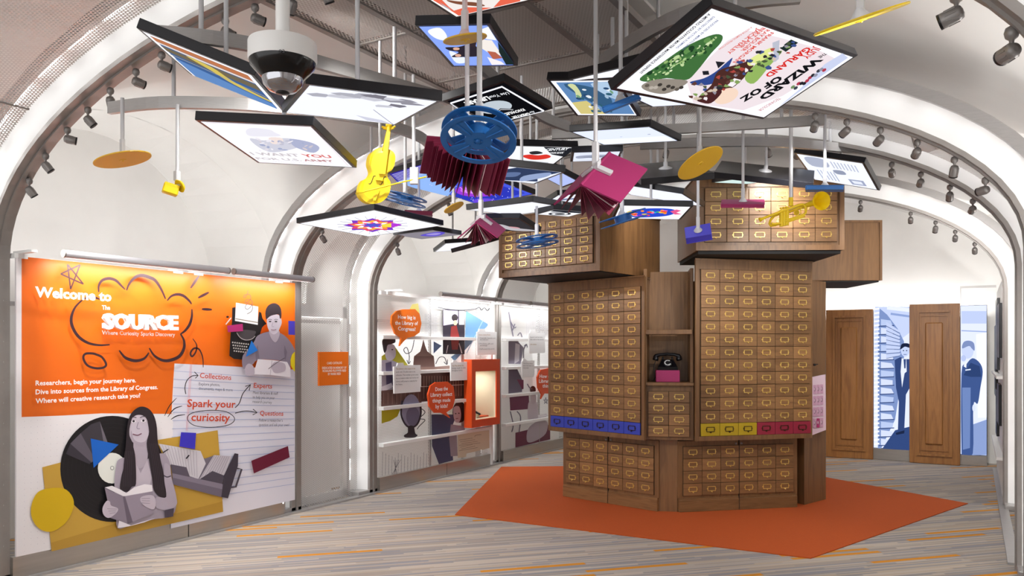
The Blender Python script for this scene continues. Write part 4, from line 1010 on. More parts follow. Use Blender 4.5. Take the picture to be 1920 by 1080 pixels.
for r in range(8): A.poly('#c3d0f3', [(125, 190 + 26 * r), (200 + r, 240 + 18 * r), (200, 254 + 18 * r), (125, 212 + 26 * r)]); A.line(DB, [(125, 214 + 26 * r), (203, 255 + 18 * r)], 2.5)
A.poly('#33497d', [(95, 915), (175, 800), (256, 780), (256, 918)]); A.line('#e9efff', [(130, 110), (258, 125)], 22, False); A.line('#8ea3d6', [(150, 145), (258, 160)], 12, False)
for k in range(34): A.line('#ffffff', [(56, 120 + 23 * k), (86, 116 + 23 * k)], 9, False)
A.poly(DB, [(172, 405), (205, 388), (232, 400), (258, 400), (258, 560), (236, 600), (226, 810), (190, 815), (196, 640), (180, 560)]); A.poly('#e4ebff', [(212, 395), (238, 398), (240, 470), (228, 480), (214, 560), (206, 470)]); A.poly('#33497d', [(222, 400), (236, 400), (234, 452), (226, 452)])
A.ell('#c4d2f5', 231, 352, 24, 34); A.poly('#1b2440', [(205, 345), (210, 318), (232, 310), (256, 316), (256, 336), (230, 330)], True); A.ell('#22304f', 222, 352, 4, 3); A.ell('#22304f', 240, 352, 4, 3); A.line('#47598c', [(222, 374), (240, 374)], 3)
A.poly('#1d2847', [(178, 815), (228, 800), (226, 818), (182, 826)])
A.build(t)
t, A = photo('backlit blue photograph of a man in a suit with white hair', 1800, 1851, .14, 2.2)
A.poly('#c1cff4', [(548, 130), (690, 130), (690, 200), (548, 200)]); A.poly('#f3f6ff', [(630, 260), (690, 250), (690, 730), (640, 730)]); A.poly('#8b9fd0', [(548, 790), (690, 740), (690, 940), (548, 940)]); A.line('#9db0e0', [(548, 240), (690, 246)], 6, False)
A.poly('#3f578f', [(548, 480), (575, 430), (610, 395), (650, 420), (668, 470), (655, 560), (640, 650), (615, 660), (612, 930), (560, 936), (548, 900)], True); A.poly('#2e4373', [(600, 420), (650, 440), (660, 500), (600, 500), (560, 490)]); A.poly('#6f87bd', [(552, 560), (600, 560), (596, 900), (556, 910)])
A.ell('#c9d5f6', 583, 352, 34, 46); A.poly('#7f90bf', [(552, 340), (560, 305), (590, 296), (618, 310), (622, 352), (606, 340), (590, 326)], True); A.line('#dfe8ff', [(570, 462), (600, 458)], 7, False); A.poly('#eef2ff', [(560, 440), (578, 410), (575, 450)]); A.ell('#b8c6ee', 560, 395, 14, 18); A.ell('#d9e2fb', 618, 675, 9, 20)
A.build(t)
mb = MB()
x0, x1 = ex(1800), ex(1868)
mb.span((x0, YEND + .02, 2.43), (x1, YEND + .06, 2.46)); mb.span((x0, YEND + .02, 2.2), (x0 + .015, YEND + .05, 2.43)); 
struct('trim_13', mb, M_ALU, 'thin metal header rail over the end panels')
# side display wall that runs towards the doors on the right
t = thing('side_display_wall', 'edge-on white display wall with dark framed pictures beside the doors', 'display wall', (XR - .02, 11.0, .02))
mb = MB(); mb.span((XR - .0, 9.75, .02), (XR + .04, 12.4, 2.35)); sub('panel', mb, M_WHITE, t)
for k, (ya, yb, za, zb) in enumerate(((10.1, 10.7, 1.5, 2.1), (10.9, 11.6, 1.35, 2.2), (11.7, 12.3, 1.0, 1.9), (10.2, 10.9, .75, 1.2), (11.1, 11.6, .55, 1.1))):
    mb = MB(); mb.span((XR - .03, ya, za), (XR, yb, zb), bev=.003); f = sub('picture_frame', mb, M_FRAME, t)
for z in (.42, 1.28):
    mb = MB(); mb.span((XR - .06, 9.8, z), (XR, 12.35, z + .03)); sub('shelf', mb, M_WHITE, t)
# brochure rack on the side of the tower
RP = Plane(XZ(3.25, 8.15), -FV)
t = thing('brochure_rack', 'pink printed brochure rack hanging on the side of the tower', 'brochure rack', at(1538, 815, 8.1))
A = Art(Plane(at(1538, 760, 8.05), -FV)); A.k = 0
P = [A.p(q) for q in ((1523, 707), (1548, 702), (1549, 806), (1523, 816))]
mb = MB(); mb.prism([p + FV * .03 for p in P], -FV * .028); sub('holder', mb, mat('pale_pink_card', '#dcc3d2', .5), t)
A.k = 2
for r in range(4):
    for c in range(3):
        u, v = 1527.5 + 6.6 * c, 730 + 21 * r - c * .6; A.poly('#c99bb6' if (r, c) != (3, 1) else '#b03070', [(u - 2.8, v - 8), (u + 2.8, v - 8), (u + 2.8, v + 9), (u - 2.8, v + 9)]); A.ell('#6d5a68', u, v, 1.5, 4, n=10); A.ell('#d9bccc', u - .5, v - .4, 1, 3, n=10)
A.build(t)
# ================================================================== HANGING MOBILE
BOX = {
'earth': ([-3.117,2.558,2.91],[0.7416,0.5719,-0.3506],[0.5847,-0.8073,-0.0799],0.511,0.752),
'map_white': ([-2.499,2.833,2.735],[0.594,0.8044,0.0037],[0.7989,-0.5894,-0.1201],0.577,0.754),
'army': ([-3.157,2.995,2.673],[0.8978,0.4352,-0.0669],[0.4381,-0.8982,0.0365],0.575,0.758),
'redtop': ([-1.708,2.723,3.082],[0.993,-0.0972,-0.0671],[-0.0925,-0.9932,0.0702],0.653,0.386),
'sky': ([-2.131,3.232,3.078],[0.9543,0.29,-0.0722],[0.2907,-0.9568,-0.0007],0.348,0.544),
'library': ([-2.454,4.053,3.061],[0.9905,0.045,0.1298],[0.0486,-0.9985,-0.0251],0.403,0.622),
'garden': ([-1.923,4.257,3.072],[0.9872,0.0931,-0.1297],[0.1104,-0.9849,0.1336],0.407,0.51),
'circus': ([-1.646,4.051,3.088],[0.9205,-0.3748,-0.1105],[-0.3809,-0.9238,-0.0394],0.535,0.353),
'wizard': ([-0.945,3.774,2.911],[0.8825,-0.3103,0.3533],[-0.2966,-0.9504,-0.0937],0.564,1.281),
'strip': ([-1.647,4.547,3.103],[0.9899,-0.0739,-0.1212],[-0.0808,-0.9953,-0.0535],0.249,0.4),
'moon': ([-2.08,5.108,3.069],[0.989,-0.1036,-0.1053],[-0.1051,-0.9944,-0.008],0.611,0.46),
'cook': ([-2.898,5.256,3.057],[0.6185,0.7827,0.0692],[0.778,-0.6223,0.0861],0.524,0.513),
'plane': ([-2.473,5.49,3.058],[0.8868,0.4619,0.016],[0.462,-0.885,-0.0575],0.364,0.382),
'ice': ([-2.654,4.661,2.778],[0.7227,-0.6865,-0.0807],[-0.6857,-0.7267,0.0409],0.627,0.399),
'blueice': ([-3.086,6.078,3.07],[0.7427,-0.6673,-0.0552],[-0.6008,-0.7005,0.3851],0.366,0.239),
'jelly': ([-3.904,5.815,3.057],[0.9686,-0.2483,0.0091],[-0.2475,-0.9613,0.1208],0.729,1.094),
'star': ([-4.368,5.131,2.645],[0.9982,-0.0491,0.0344],[-0.0495,-0.9987,0.0113],0.855,0.845),
'purple': ([-5.058,6.851,2.822],[0.9863,-0.1646,-0.0116],[-0.1645,-0.9864,0.0054],0.6,0.416),
'plain': ([-5.25,7.633,2.794],[0.7845,-0.6122,0.0986],[-0.6014,-0.7899,-0.1196],0.458,0.35),
'dark_small': ([-4.578,7.109,2.702],[0.9849,-0.117,0.1275],[-0.0793,-0.96,-0.2686],0.333,0.481),
'portrait': ([-3.445,5.864,2.666],[0.9879,-0.1183,-0.1],[-0.0923,-0.9681,0.233],0.412,0.315),
'white_long': ([-3.182,5.597,2.741],[0.9916,0.1222,0.0432],[0.1263,-0.9857,-0.1112],0.55,0.89),
'white_small': ([-3.335,6.866,3.05],[0.6993,-0.7147,-0.0092],[-0.7126,-0.6962,-0.0866],0.453,0.444),
'swirl': ([-3.811,7.573,3.053],[0.9078,-0.4184,0.03],[-0.4171,-0.9079,-0.0423],0.318,0.457),
'strip2': ([-2.6,7.13,3.061],[0.9661,-0.0675,-0.2494],[-0.0524,-0.9964,0.0667],0.779,0.527),
'fish': ([-2.446,6.599,2.795],[0.8869,0.4612,-0.0274],[0.4616,-0.887,0.0103],0.613,0.627),
'backa': ([-1.479,6.661,3.062],[0.9595,0.218,-0.1785],[-0.1374,0.9152,0.3788],0.766,0.524),
'backb': ([-1.976,5.644,2.939],[0.8646,0.4959,0.0814],[-0.4927,0.8045,0.3316],0.51,0.828),
'backc': ([-1.734,7.006,3.07],[0.6791,-0.7221,-0.1319],[-0.7291,-0.6844,-0.0066],0.51,0.347),
'mapr': ([-0.967,6.955,3.055],[0.9466,-0.144,-0.2885],[-0.0885,-0.9764,0.197],0.555,0.593),
}
def nearer(key, f):
    pos, a, b, w, h = BOX[key]; p = EYEP + (Vector(pos) - EYEP) * f; BOX[key] = (tuple(p), a, b, w * f, h * f)
nearer('strip2', .9); nearer('fish', .93); nearer('backa', .95)
BOX['swirl'] = ([-2.934, 5.831, 2.719], *BOX['swirl'][1:3], .245, .352)
def ceil_z(x, y): return 3.452 if cx0 < x < cx1 and cy0 < y < cy1 else min(vault_z(x, y), 3.9)
def rod(parent, p, ztop, r=.011, name='hanging_rod'):
    mb = MB(); mb.tube([p, (p[0], p[1], ztop)], r, 8); return sub(name, mb, M_ROD, parent)
def lightbox(key, label, bg, back=False, thick=.045, glow=1.0, ztop=None):
    pos, ex_, ey_, w, h = BOX[key]; pos, ex_, ey_ = Vector(pos), Vector(ex_), Vector(ey_); n = ex_.cross(ey_).normalized(); ey_ = n.cross(ex_)
    t = thing('poster_lightbox', label, 'lightbox', pos, group='poster lightboxes hung from the ceiling')
    M = Matrix((ex_, ey_, n)).transposed()
    e = P_SCREEN * glow
    mb = MB(); f = .014
    if not back:
        c = pos - n * (thick / 2 + .001)
        mb.box(c, (w + .012, h + .012, thick), M, bev=.002)
        sub('frame', mb, M_FRAME, t)
        mb = MB(); mb.quad(*[pos + ex_ * (a * (w / 2 - f)) + ey_ * (b * (h / 2 - f)) + n * .0005 for a, b in ((-1, -1), (1, -1), (1, 1), (-1, 1))]); sub('screen', mb, ink(bg, e), t)
        top = pos - n * thick
    else:
        mb.box(pos - n * (thick / 2), (w, h, thick), M, bev=.002); sub('frame', mb, M_FRAME, t)
        mb = MB(); mb.quad(*[pos + ex_ * (a * (w / 2 - f)) + ey_ * (b * (h / 2 - f)) - n * (thick + .0005) for a, b in ((-1, 1), (1, 1), (1, -1), (-1, -1))]); sub('screen', mb, ink(bg, e), t)
        top = pos
    bn = -n if not back else n
    mb = MB(); R = bn.to_track_quat('Z', 'Y').to_matrix().to_4x4(); mb.lathe([(.05, 0), (.05, .006), (.016, .02), (.016, .05)], 16, Matrix.Translation(top) @ R); sub('base_plate', mb, M_ROD, t)
    q = top + bn * .045; rod(t, q, ztop or ceil_z(q.x, q.y))
    A = Art(Plane(pos, n), e); A.step = .0005; A.k = 2
    A.uv = lambda a, b: (pos + ex_ * ((a - .5) * w) + ey_ * ((.5 - b) * h))
    return t, A
class UA:
    """draw on a lightbox in 0..1 coordinates of its own face"""
    def __init__(s, A): s.A = A; s.A.p = lambda q: s.A.uv(q[0], q[1]) + s.A.pl.n * (s.A.k * s.A.step)
# painting-like posters -----------------------------------------------------------------
t, A = lightbox('earth', 'tilted lightbox with a blue and orange picture beside the dome camera', '#f6f6fa'); UA(A)
A.poly('#3f5f92', [(.07, .06), (.93, .06), (.93, .94), (.07, .94)]); A.poly('#b8744e', [(.07, .06), (.93, .06), (.93, .2), (.07, .16)]); A.poly('#e4d8cf', [(.07, .16), (.5, .19), (.93, .2), (.93, .25), (.4, .24), (.07, .2)]); A.poly('#6e6450', [(.07, .24), (.93, .28), (.93, .45), (.4, .42), (.07, .36)]); A.poly('#cdb85a', [(.3, .24), (.52, .28), (.62, .48), (.8, .62), (.93, .68), (.9, .74), (.6, .62), (.45, .42)], True); A.line('#a4a08a', [(.07, .42), (.5, .48), (.93, .6)], .02); A.poly('#5f86bd', [(.07, .5), (.5, .62), (.93, .78), (.93, .94), (.07, .94)])
A.build(t)
t, A = lightbox('map_white', 'white lightbox with a faint grey relief picture beside the dome camera', '#eef0fb'); UA(A)
random.seed(3)
for k in range(16):
    x, y = .1 + .75 * random.random(), .04 + .34 * random.random(); A.poly(random.choice(['#a9a9b4', '#8e8c97', '#c3c3cd', '#77747f']), [(x + .09 * math.cos(a) * random.uniform(.5, 1.5), y + .05 * math.sin(a) * random.uniform(.5, 1.4)) for a in [j * 1.05 for j in range(6)]])
A.poly('#c9cad9', [(.55, .72), (.8, .8), (.95, .93), (.7, .88)]); A.line('#8f90a0', [(.62, .45), (.98, .97)], .008, False)
A.build(t)
t, A = lightbox('army', 'white lightbox with recruiting lettering below the dome camera', '#f4f3f8', ztop=3.05); A.T = (220, 0, 3.273)
A.poly('#e2e0ea', [(790, 800), (830, 785), (930, 795), (965, 812), (1000, 835), (860, 838), (800, 830)], True); A.poly('#c9c9d6', [(812, 850), (900, 862), (960, 850), (1060, 850), (1130, 872), (1110, 905), (960, 935), (870, 905)], True); A.poly('#a7acc8', [(1060, 852), (1180, 872), (1240, 905), (1205, 938), (1120, 915), (1075, 890)], True); A.poly('#e9d9d4', [(930, 845), (1010, 848), (1010, 880), (950, 882)], True)
random.seed(11)
for k in range(26): A.ell(random.choice(['#b9b8c8', '#d8d3dc', '#9fa6c4', '#cfc3c6', '#e6e2ea']), random.uniform(840, 1200), random.uniform(850, 925), random.uniform(6, 22), random.uniform(3, 8), random.uniform(-.4, .6), 8)
A.text('#c4bcc0', 'I WANT', (832, 950), (1125, 962), 16, .03); A.text('#d2706c', 'YOU', (1145, 963), (1322, 970), 17, .035); A.text('#c4bcc0', 'FOR U.S.', (862, 978), (1135, 988), 12, .03); A.text('#b98a8c', 'ARMY', (1150, 989), (1334, 995), 12, .03); A.text('#d8d6de', 'NEAREST RECRUITING STATION', (960, 995), (1330, 1006), 6, .0)
A.line('#c9a9ae', [(545, 752), (1188, 778), (1418, 1018)], 2, False)
A.build(t)
t, A = lightbox('redtop', 'red and white lightbox cut off by the top of the picture', '#fbf6f2'); A.T = (700, 0, 4.5)
A.poly('#e0644c', [(670, 100), (720, 132), (1240, 10), (1240, -250), (700, -300), (300, -120)]); A.poly('#e9e2de', [(560, -20), (640, 60), (680, 90), (780, 60), (1010, 66), (1070, 0), (900, -100)]); A.poly('#7a4a36', [(620, 0), (720, 12), (860, 20), (940, 45), (900, 54), (740, 40), (650, 20)], True); A.poly('#a9a9b0', [(560, 20), (640, 70), (660, 92), (600, 60)])
A.build(t)
t, A = lightbox('sky', 'lightbox photograph of people against a cloudy blue sky', '#6d8ce8'); A.T = (700, 0, 4.5)
A.poly('#86a2f0', [(385, 225), (960, 215), (1185, 545), (680, 550)]); A.poly('#eef2ff', [(460, 260), (560, 235), (620, 300), (600, 340), (520, 320)], True); A.poly('#e4ebff', [(640, 430), (760, 480), (800, 520), (700, 530)], True); A.poly('#f4f6ff', [(880, 260), (970, 225), (1040, 340), (960, 330), (900, 310)]); A.poly('#ebe3dd', [(880, 330), (1000, 340), (1090, 470), (980, 450), (900, 400)]); A.poly('#2c2630', [(610, 400), (720, 395), (830, 370), (890, 420), (900, 470), (780, 480), (660, 480), (720, 440), (640, 425)], True); A.poly('#33282e', [(820, 330), (870, 360), (860, 400), (760, 390)]); A.ell('#d8a890', 700, 412, 28, 12); A.ell('#d8a890', 715, 468, 26, 12)
A.poly('#b0604a', [(960, 430), (1030, 440), (1090, 490), (1010, 500)]); A.poly('#efe8ea', [(960, 480), (1080, 520), (1110, 545), (1000, 548)]); A.poly('#1d2a2a', [(1050, 350), (1190, 545), (1120, 546), (1060, 440)])
A.build(t)
t, A = lightbox('library', 'black lightbox with white lettering above the largest film reel', '#0d0d11'); A.T = (700, 0, 4.5)
A.line('#f4f6ff', [(650, 872), (1085, 732), (1440, 938)], 14, False); A.line('#f4f6ff', [(650, 872), (800, 975), (1000, 1046), (1440, 938)], 6, False)
A.ell('#b9c3cc', 1030, 905, 140, 55, -.1); A.poly('#15151a', [(1010, 975), (1070, 915), (1195, 918), (1130, 978)]); A.line('#e9ecf2', [(1030, 960), (1075, 925), (1180, 924), (1130, 968)], 4, False)
A.text('#eef0f6', 'Use Your', (1132, 775), (965, 815), 24, .01); A.text('#ffffff', 'LIBRARY', (960, 812), (745, 868), 34, .04); A.text('#eef0f6', 'for', (1352, 935), (1310, 944), 18, .01); A.text('#ffffff', 'GREATER', (1310, 950), (1165, 985), 20, .03); A.text('#ffffff', 'KNOWLEDGE', (1265, 915), (1050, 970), 22, .03)
A.build(t)
t, A = lightbox('garden', 'lightbox with a blue-green garden painting behind the poster in colours', '#f3f4fa'); UA(A)
A.poly('#5d84b4', [(.1, .06), (.95, .06), (.95, .93), (.1, .93)]); A.poly('#cdbf7a', [(.1, .6), (.35, .55), (.5, .93), (.1, .93)]); A.poly('#34587a', [(.2, .1), (.6, .2), (.75, .5), (.6, .75), (.35, .5)], True); A.poly('#c8cf9c', [(.25, .12), (.36, .12), (.34, .4), (.22, .5), (.28, .3)], True); A.poly('#aac3dc', [(.6, .1), (.95, .1), (.95, .5), (.75, .45)], True)
random.seed(5)
for k in range(26): A.ell(random.choice(['#9db6cc', '#2f5a6e', '#6f9a7a', '#dfe4ea', '#28466a']), random.uniform(.25, .85), random.uniform(.15, .85), random.uniform(.02, .05), random.uniform(.02, .05), n=9)
A.build(t)
t, A = lightbox('circus', 'white lightbox with red swirl and yellow lettering behind the largest poster', '#f1f3fb'); A.T = (960, 100, 3.374)
A.poly('#d33a30', [(450, 175), (520, 168), (600, 160), (690, 140), (650, 222), (560, 195), (500, 188)], True); A.poly('#5d2430', [(575, 190), (690, 145), (660, 215), (620, 212)]); A.poly('#e8c82c', [(585, 182), (600, 176), (604, 190), (590, 196)]); A.poly('#e8c82c', [(612, 172), (630, 166), (632, 184), (616, 190)]); A.poly('#e8c82c', [(640, 162), (660, 155), (660, 174), (643, 180)])
A.build(t)
t, A = lightbox('wizard', 'largest colourful film poster lightbox at the upper right', '#f4f4fa'); A.T = (1000, 0, 3)
A.poly('#e6d9de', [(860, 450), (1090, 230), (1200, 170), (1380, 210), (1560, 260), (1700, 330), (1600, 420), (1400, 540), (1180, 620), (900, 580)]); A.poly('#c3cbe6', [(1440, 560), (1640, 360), (1740, 300), (1770, 325), (1560, 470), (1380, 600)])
A.poly('#3f6b3a', [(600, 440), (700, 370), (820, 285), (900, 240), (1010, 195), (1062, 200), (1055, 240), (1000, 300), (920, 400), (860, 450), (750, 440), (640, 460)], True)
random.seed(9)
for k in range(34):
    s_ = random.random(); u_, v_ = 650 + 370 * s_, 430 - 210 * s_ + random.uniform(-30, 45); A.ell(random.choice(['#274a2a', '#8fae6c', '#5d8a4c', '#1f3a24', '#b9cf98']), u_, v_, random.uniform(10, 26), random.uniform(6, 14), -.5, 10)
A.poly('#8f867c', [(610, 480), (700, 445), (860, 452), (840, 485), (740, 528), (640, 512)], True)
for k in range(9): A.ell(random.choice(['#5f574f', '#b3aaa0', '#3c3733']), 640 + 24 * k, 490 + random.uniform(-14, 16), 14, 9, -.3, 9)
A.poly('#2f4687', [(880, 462), (960, 440), (1030, 400), (1100, 340), (1120, 330), (1075, 420), (1010, 470), (930, 480)], True); A.poly('#4a2a26', [(1040, 400), (1150, 362), (1250, 338), (1200, 420), (1110, 500), (960, 560), (930, 545), (1000, 480)], True); A.poly('#22222a', [(950, 400), (985, 398), (990, 420), (955, 422)]); A.poly('#22222a', [(1025, 345), (1080, 350), (1040, 385)])
A.poly('#8dae5c', [(1190, 430), (1290, 330), (1400, 285), (1330, 370), (1240, 470)], True); A.poly('#d9e08c', [(1210, 340), (1330, 270), (1350, 300), (1230, 370)], True); A.poly('#1d2a2a', [(1385, 270), (1450, 222), (1490, 240), (1420, 292)]); A.poly('#b4b8c6', [(1345, 240), (1385, 225), (1380, 340), (1350, 350)]); A.ell('#ecd0bc', 1085, 540, 72, 40, -.4); A.poly('#4a2426', [(920, 560), (980, 540), (1030, 500), (1060, 520), (1000, 580), (940, 575)], True); A.poly('#efe9ee', [(1090, 480), (1130, 440), (1170, 450), (1120, 490)])
for k in range(12): A.ell(random.choice(['#a9364a', '#3c3f4a', '#6d8a5c', '#24242c', '#8d8ea0']), 1460 + 16 * k, 500 - 10 * k + random.uniform(-12, 12), 14, 8, -.6, 9)
for k in range(70):
    s_ = random.random(); u_, v_ = 900 + 560 * s_ + random.uniform(-40, 30), 540 - 280 * s_ + random.uniform(-55, 60)
    A.poly(random.choice(['#2b2a30', '#5d3a34', '#3d4f86', '#c9b7a6', '#7f9a5a', '#8d8794', '#e8dfe2', '#a9463f', '#46523a']), [(u_ + random.uniform(6, 24) * math.cos(j * 1.26 + s_), v_ + random.uniform(4, 15) * math.sin(j * 1.26 + s_)) for j in range(5)])
for k in range(60):
    u_ = random.uniform(640, 1040); A.ell(random.choice(['#1c3a22', '#a9c48a', '#4d7a44', '#cfdcb4']), u_, 430 - .56 * (u_ - 650) + random.uniform(-24, 50) * (1 - (u_ - 640) / 600), random.uniform(4, 12), random.uniform(3, 7), -.5, 7)
R_ = '#d02a26'; K_ = '#121216'
A.text(R_, 'JUDY', (1588, 262), (1505, 322), 30, .02); A.text(R_, 'GARLAND', (1540, 262), (1300, 424), 28, .035)
A.text(K_, 'THE', (1640, 295), (1600, 320), 15, .02); A.text(K_, 'WIZARD', (1592, 322), (1262, 552), 34, .05); A.text(K_, 'OF OZ', (1384, 424), (1158, 556), 30, .05)
A.text(K_, 'A METRO GOLDWYN MAYER MASTERPIECE REPRINT', (985, 75), (592, 412), 14, .02); A.text('#4a5a8a', 'DIRECTED BY VICTOR FLEMING', (1010, 92), (800, 270), 11, .01); A.text('#4a5a8a', 'PRODUCED BY MERVYN LEROY', (1030, 112), (830, 280), 11, .01)
for s_, a, b in (('FRANK MORGAN', (1335, 180), (1120, 350)), ('RAY BOLGER', (1312, 165), (1165, 285)), ('BERT LAHR', (1288, 155), (1150, 268)), ('JACK HALEY', (1262, 158), (1085, 300))): A.text('#d4483c', s_, a, b, 17, .02)
A.text('#d4685c', 'A VICTOR FLEMING PRODUCTION', (1225, 150), (1040, 275), 10, .01)
A.text('#c06a6a', 'TECHNICOLOR', (1380, 548), (1262, 620), 14, .01)
A.build(t)
lightbox('strip', 'lightbox seen as a bright strip under the largest film poster', '#e9edff')
t, A = lightbox('moon', 'plain pale lightbox with two faint specks in the middle of the mobile', '#dfe6fb'); UA(A)
A.ell('#4a5068', .82, .45, .02, .012); A.ell('#9aa4c0', .45, .5, .015, .01); A.poly('#eef2ff', [(.05, .6), (.95, .6), (.95, .95), (.05, .95)]); A.build(t)
t, A = lightbox('cook', 'lightbox with a red shape and white lettering on dark corner', '#eef0f4'); A.T = (960, 100, 3.374)
A.poly('#22242a', [(200, 592), (400, 600), (330, 655), (250, 640)]); A.poly('#d5362c', [(62, 650), (110, 640), (165, 645), (220, 640), (246, 655), (200, 670), (120, 672)], True); A.poly('#2c2c30', [(110, 625), (160, 618), (195, 632), (130, 640)], True); A.poly('#b9bdc2', [(0, 690), (120, 680), (230, 690), (230, 715), (0, 712)]); A.text('#f4f6fa', 'CENTURY', (208, 617), (352, 612), 14, .03); A.text('#f4f6fa', 'COOK BOOK', (232, 636), (322, 634), 11, .02)
A.build(t)
t, A = lightbox('plane', 'small lightbox with a grey aircraft photograph near the magenta book', '#dde3f6'); UA(A); A.poly('#9aa0b4', [(.1, .4), (.4, .3), (.9, .35), (.85, .6), (.5, .55), (.15, .65)], True); A.poly('#7a8094', [(.2, .5), (.6, .45), (.8, .55), (.4, .6)]); A.build(t)
t, A = lightbox('ice', 'lightbox with a dark blue landscape under the largest film reel', '#e8ecfa'); UA(A); A.poly('#2f3c5c', [(.02, .3), (.3, .1), (.7, .05), (.98, .2), (.98, .95), (.5, .8), (.2, .95)]); A.poly('#8fa0c6', [(.1, .7), (.5, .55), (.9, .8), (.6, .9)], True); A.poly('#5d6f98', [(.3, .25), (.6, .2), (.7, .4), (.4, .45)], True); A.build(t)
t, A = lightbox('blueice', 'narrow pale blue lightbox tucked behind the magenta book', '#aebcf0'); A.build(t)
t, A = lightbox('jelly', 'deep blue and violet space picture lightbox behind the open maroon book', '#4656d8'); A.T = (0, 0, 1)
A.poly('#8fb4f0', [(742, 340), (800, 318), (860, 340), (840, 368), (775, 352)]); A.poly('#3a2f9c', [(730, 326), (790, 309), (812, 316), (745, 341)])
for k in range(7): A.line('#c9c6f4', [(735 + 2.2 * k, 328 + 2 * k), (790 + 2 * k, 311 + 2 * k)], .9, False)
A.poly('#2c37b4', [(880, 330), (985, 362), (900, 382), (850, 368)]); A.ell('#9a3ad0', 893, 358, 40, 11, .02); A.ell('#c86ae6', 885, 357, 22, 6); A.ell('#6a48d8', 908, 377, 22, 5)
for k in range(6): A.line('#e0a0f4', [(862 + 10 * k, 351), (880 + 8 * k, 364)], 1.2, False)
random.seed(2)
for k in range(40): A.ell('#d8dcff', random.uniform(800, 970), random.uniform(345, 376), .9, .6, n=6)
A.build(t)
t, A = lightbox('star', 'large white lightbox with a multicoloured starburst', '#f6f6fd'); A.T = (540, 360, 3.692)
def burst(cx, cy, rx, ry, n, col, r=.5, rot=0.):
    A.poly(col, [(cx + rx * (1 if k % 2 == 0 else r) * math.cos(rot + math.pi * k / n), cy + ry * (1 if k % 2 == 0 else r) * math.sin(rot + math.pi * k / n)) for k in range(2 * n)])
for k in range(20):
    a = k * math.pi / 10 + .1; A.line('#9a98a8', [(585 + 90 * math.cos(a), 230 + 22 * math.sin(a)), (585 + 245 * math.cos(a), 230 + 62 * math.sin(a))], 2.5, False)
burst(585, 230, 205, 48, 8, '#7a3cc0', .72); burst(585, 230, 180, 42, 8, '#e04a6a', .7, .2); burst(585, 230, 150, 36, 8, '#f2a63a', .66); burst(585, 230, 128, 30, 8, '#f6f6fd', .6, .2); burst(585, 230, 96, 22, 8, '#e8447a', .6); burst(585, 230, 80, 17, 8, '#5a54c8', .6, .2); A.poly('#e8d84a', [(650, 225), (720, 215), (720, 245), (650, 240)]); A.poly('#b03ad0', [(715, 212), (790, 225), (715, 250)])
A.build(t)
t, A = lightbox('purple', 'greyish lightbox with a violet smear under the starburst', '#9a949e', glow=.75); UA(A); A.poly('#6a5ae0', [(.35, .45), (.9, .25), (.95, .5), (.5, .8)], True); A.poly('#b0a2f0', [(.5, .45), (.8, .35), (.85, .5), (.6, .65)], True); A.build(t)
lightbox('plain', 'plain white lightbox lowest in the mobile', '#f2f2fa')
lightbox('dark_small', 'thin black lightbox seen edge-on beside the lowest white one', '#2a2a30', glow=.5)
t, A = lightbox('portrait', 'dark lightbox with pale streaks in front of the upper left case', '#3f3c40', glow=.7); UA(A); A.poly('#d8d4da', [(.1, .5), (.3, .45), (.5, .7), (.9, .85), (.9, .95), (.3, .9)], True); A.poly('#e8b0b8', [(.4, .6), (.6, .65), (.62, .75), (.45, .72)], True); A.build(t)
t, A = lightbox('white_long', 'long plain white lightbox above the upper left case', '#eef0fa'); A.build(t)
t, A = lightbox('white_small', 'small white lightbox with black edge above the upper left case', '#e9ecfb'); UA(A); A.poly('#7d86a6', [(.3, .3), (.5, .25), (.55, .5), (.4, .6)], True); A.build(t)
t, A = lightbox('swirl', 'small lightbox with black and white swirls under the magenta book', '#f2f3f8'); UA(A); A.ell('#24262e', .4, .5, .3, .3); A.ell('#f2f3f8', .4, .5, .22, .22); A.ell('#24262e', .4, .5, .14, .14); A.poly('#24262e', [(.7, .05), (.98, .02), (.98, .98), (.75, .9)]); A.build(t)
t, A = lightbox('strip2', 'pale sloping lightbox between the two upper cases', '#eceffc'); A.build(t)
t, A = lightbox('fish', 'white lightbox with a rainbow coloured oval in front of the tower', '#f4f4fb'); A.T = (960, 100, 3.374)
A.poly('#2a48c8', [(720, 1010), (780, 988), (900, 980), (1010, 985), (1040, 1005), (980, 1028), (850, 1038), (760, 1035)], True)
random.seed(4)
for k in range(26): A.ell(random.choice(['#e84a2c', '#f0c83a', '#7a2ac8', '#2ab0d8', '#e86ab0', '#3ab85c', '#f08a2c']), random.uniform(760, 1000), random.uniform(992, 1028), random.uniform(8, 20), random.uniform(3, 6), n=9)
A.poly('#e0588c', [(1000, 1000), (1040, 988), (1070, 995), (1040, 1008), (1075, 1018), (1030, 1020)]); A.poly('#e8d02c', [(722, 1005), (755, 995), (780, 1010), (745, 1018)]); A.poly('#3ab85c', [(705, 1020), (745, 1016), (760, 1030), (715, 1032)])
A.build(t)
lightbox('backa', 'black back of a tilted lightbox in front of the topmost case', '#eef0fa', back=True)
lightbox('backb', 'black back of a tilted lightbox beside the ochre disc', '#eef0fa', back=True)
lightbox('backc', 'thin dark lightbox under the tilted black one', '#cfe6e0')
t, A = lightbox('mapr', 'white lightbox with small newspaper-like prints above the trumpet', '#eef1fb'); UA(A)
A.poly('#aab0c4', [(.12, .1), (.4, .08), (.42, .35), (.15, .4)], True); A.poly('#8f96ac', [(.45, .45), (.6, .42), (.62, .55), (.48, .58)], True)
for k in range(8): A.line('#b4bace', [(.5 + .05 * k, .12), (.5 + .05 * k, .36)], .02, False)
for k in range(6): A.line('#a9b0c8', [(.2 + .05 * k, .5), (.2 + .05 * k, .85)], .018, False)
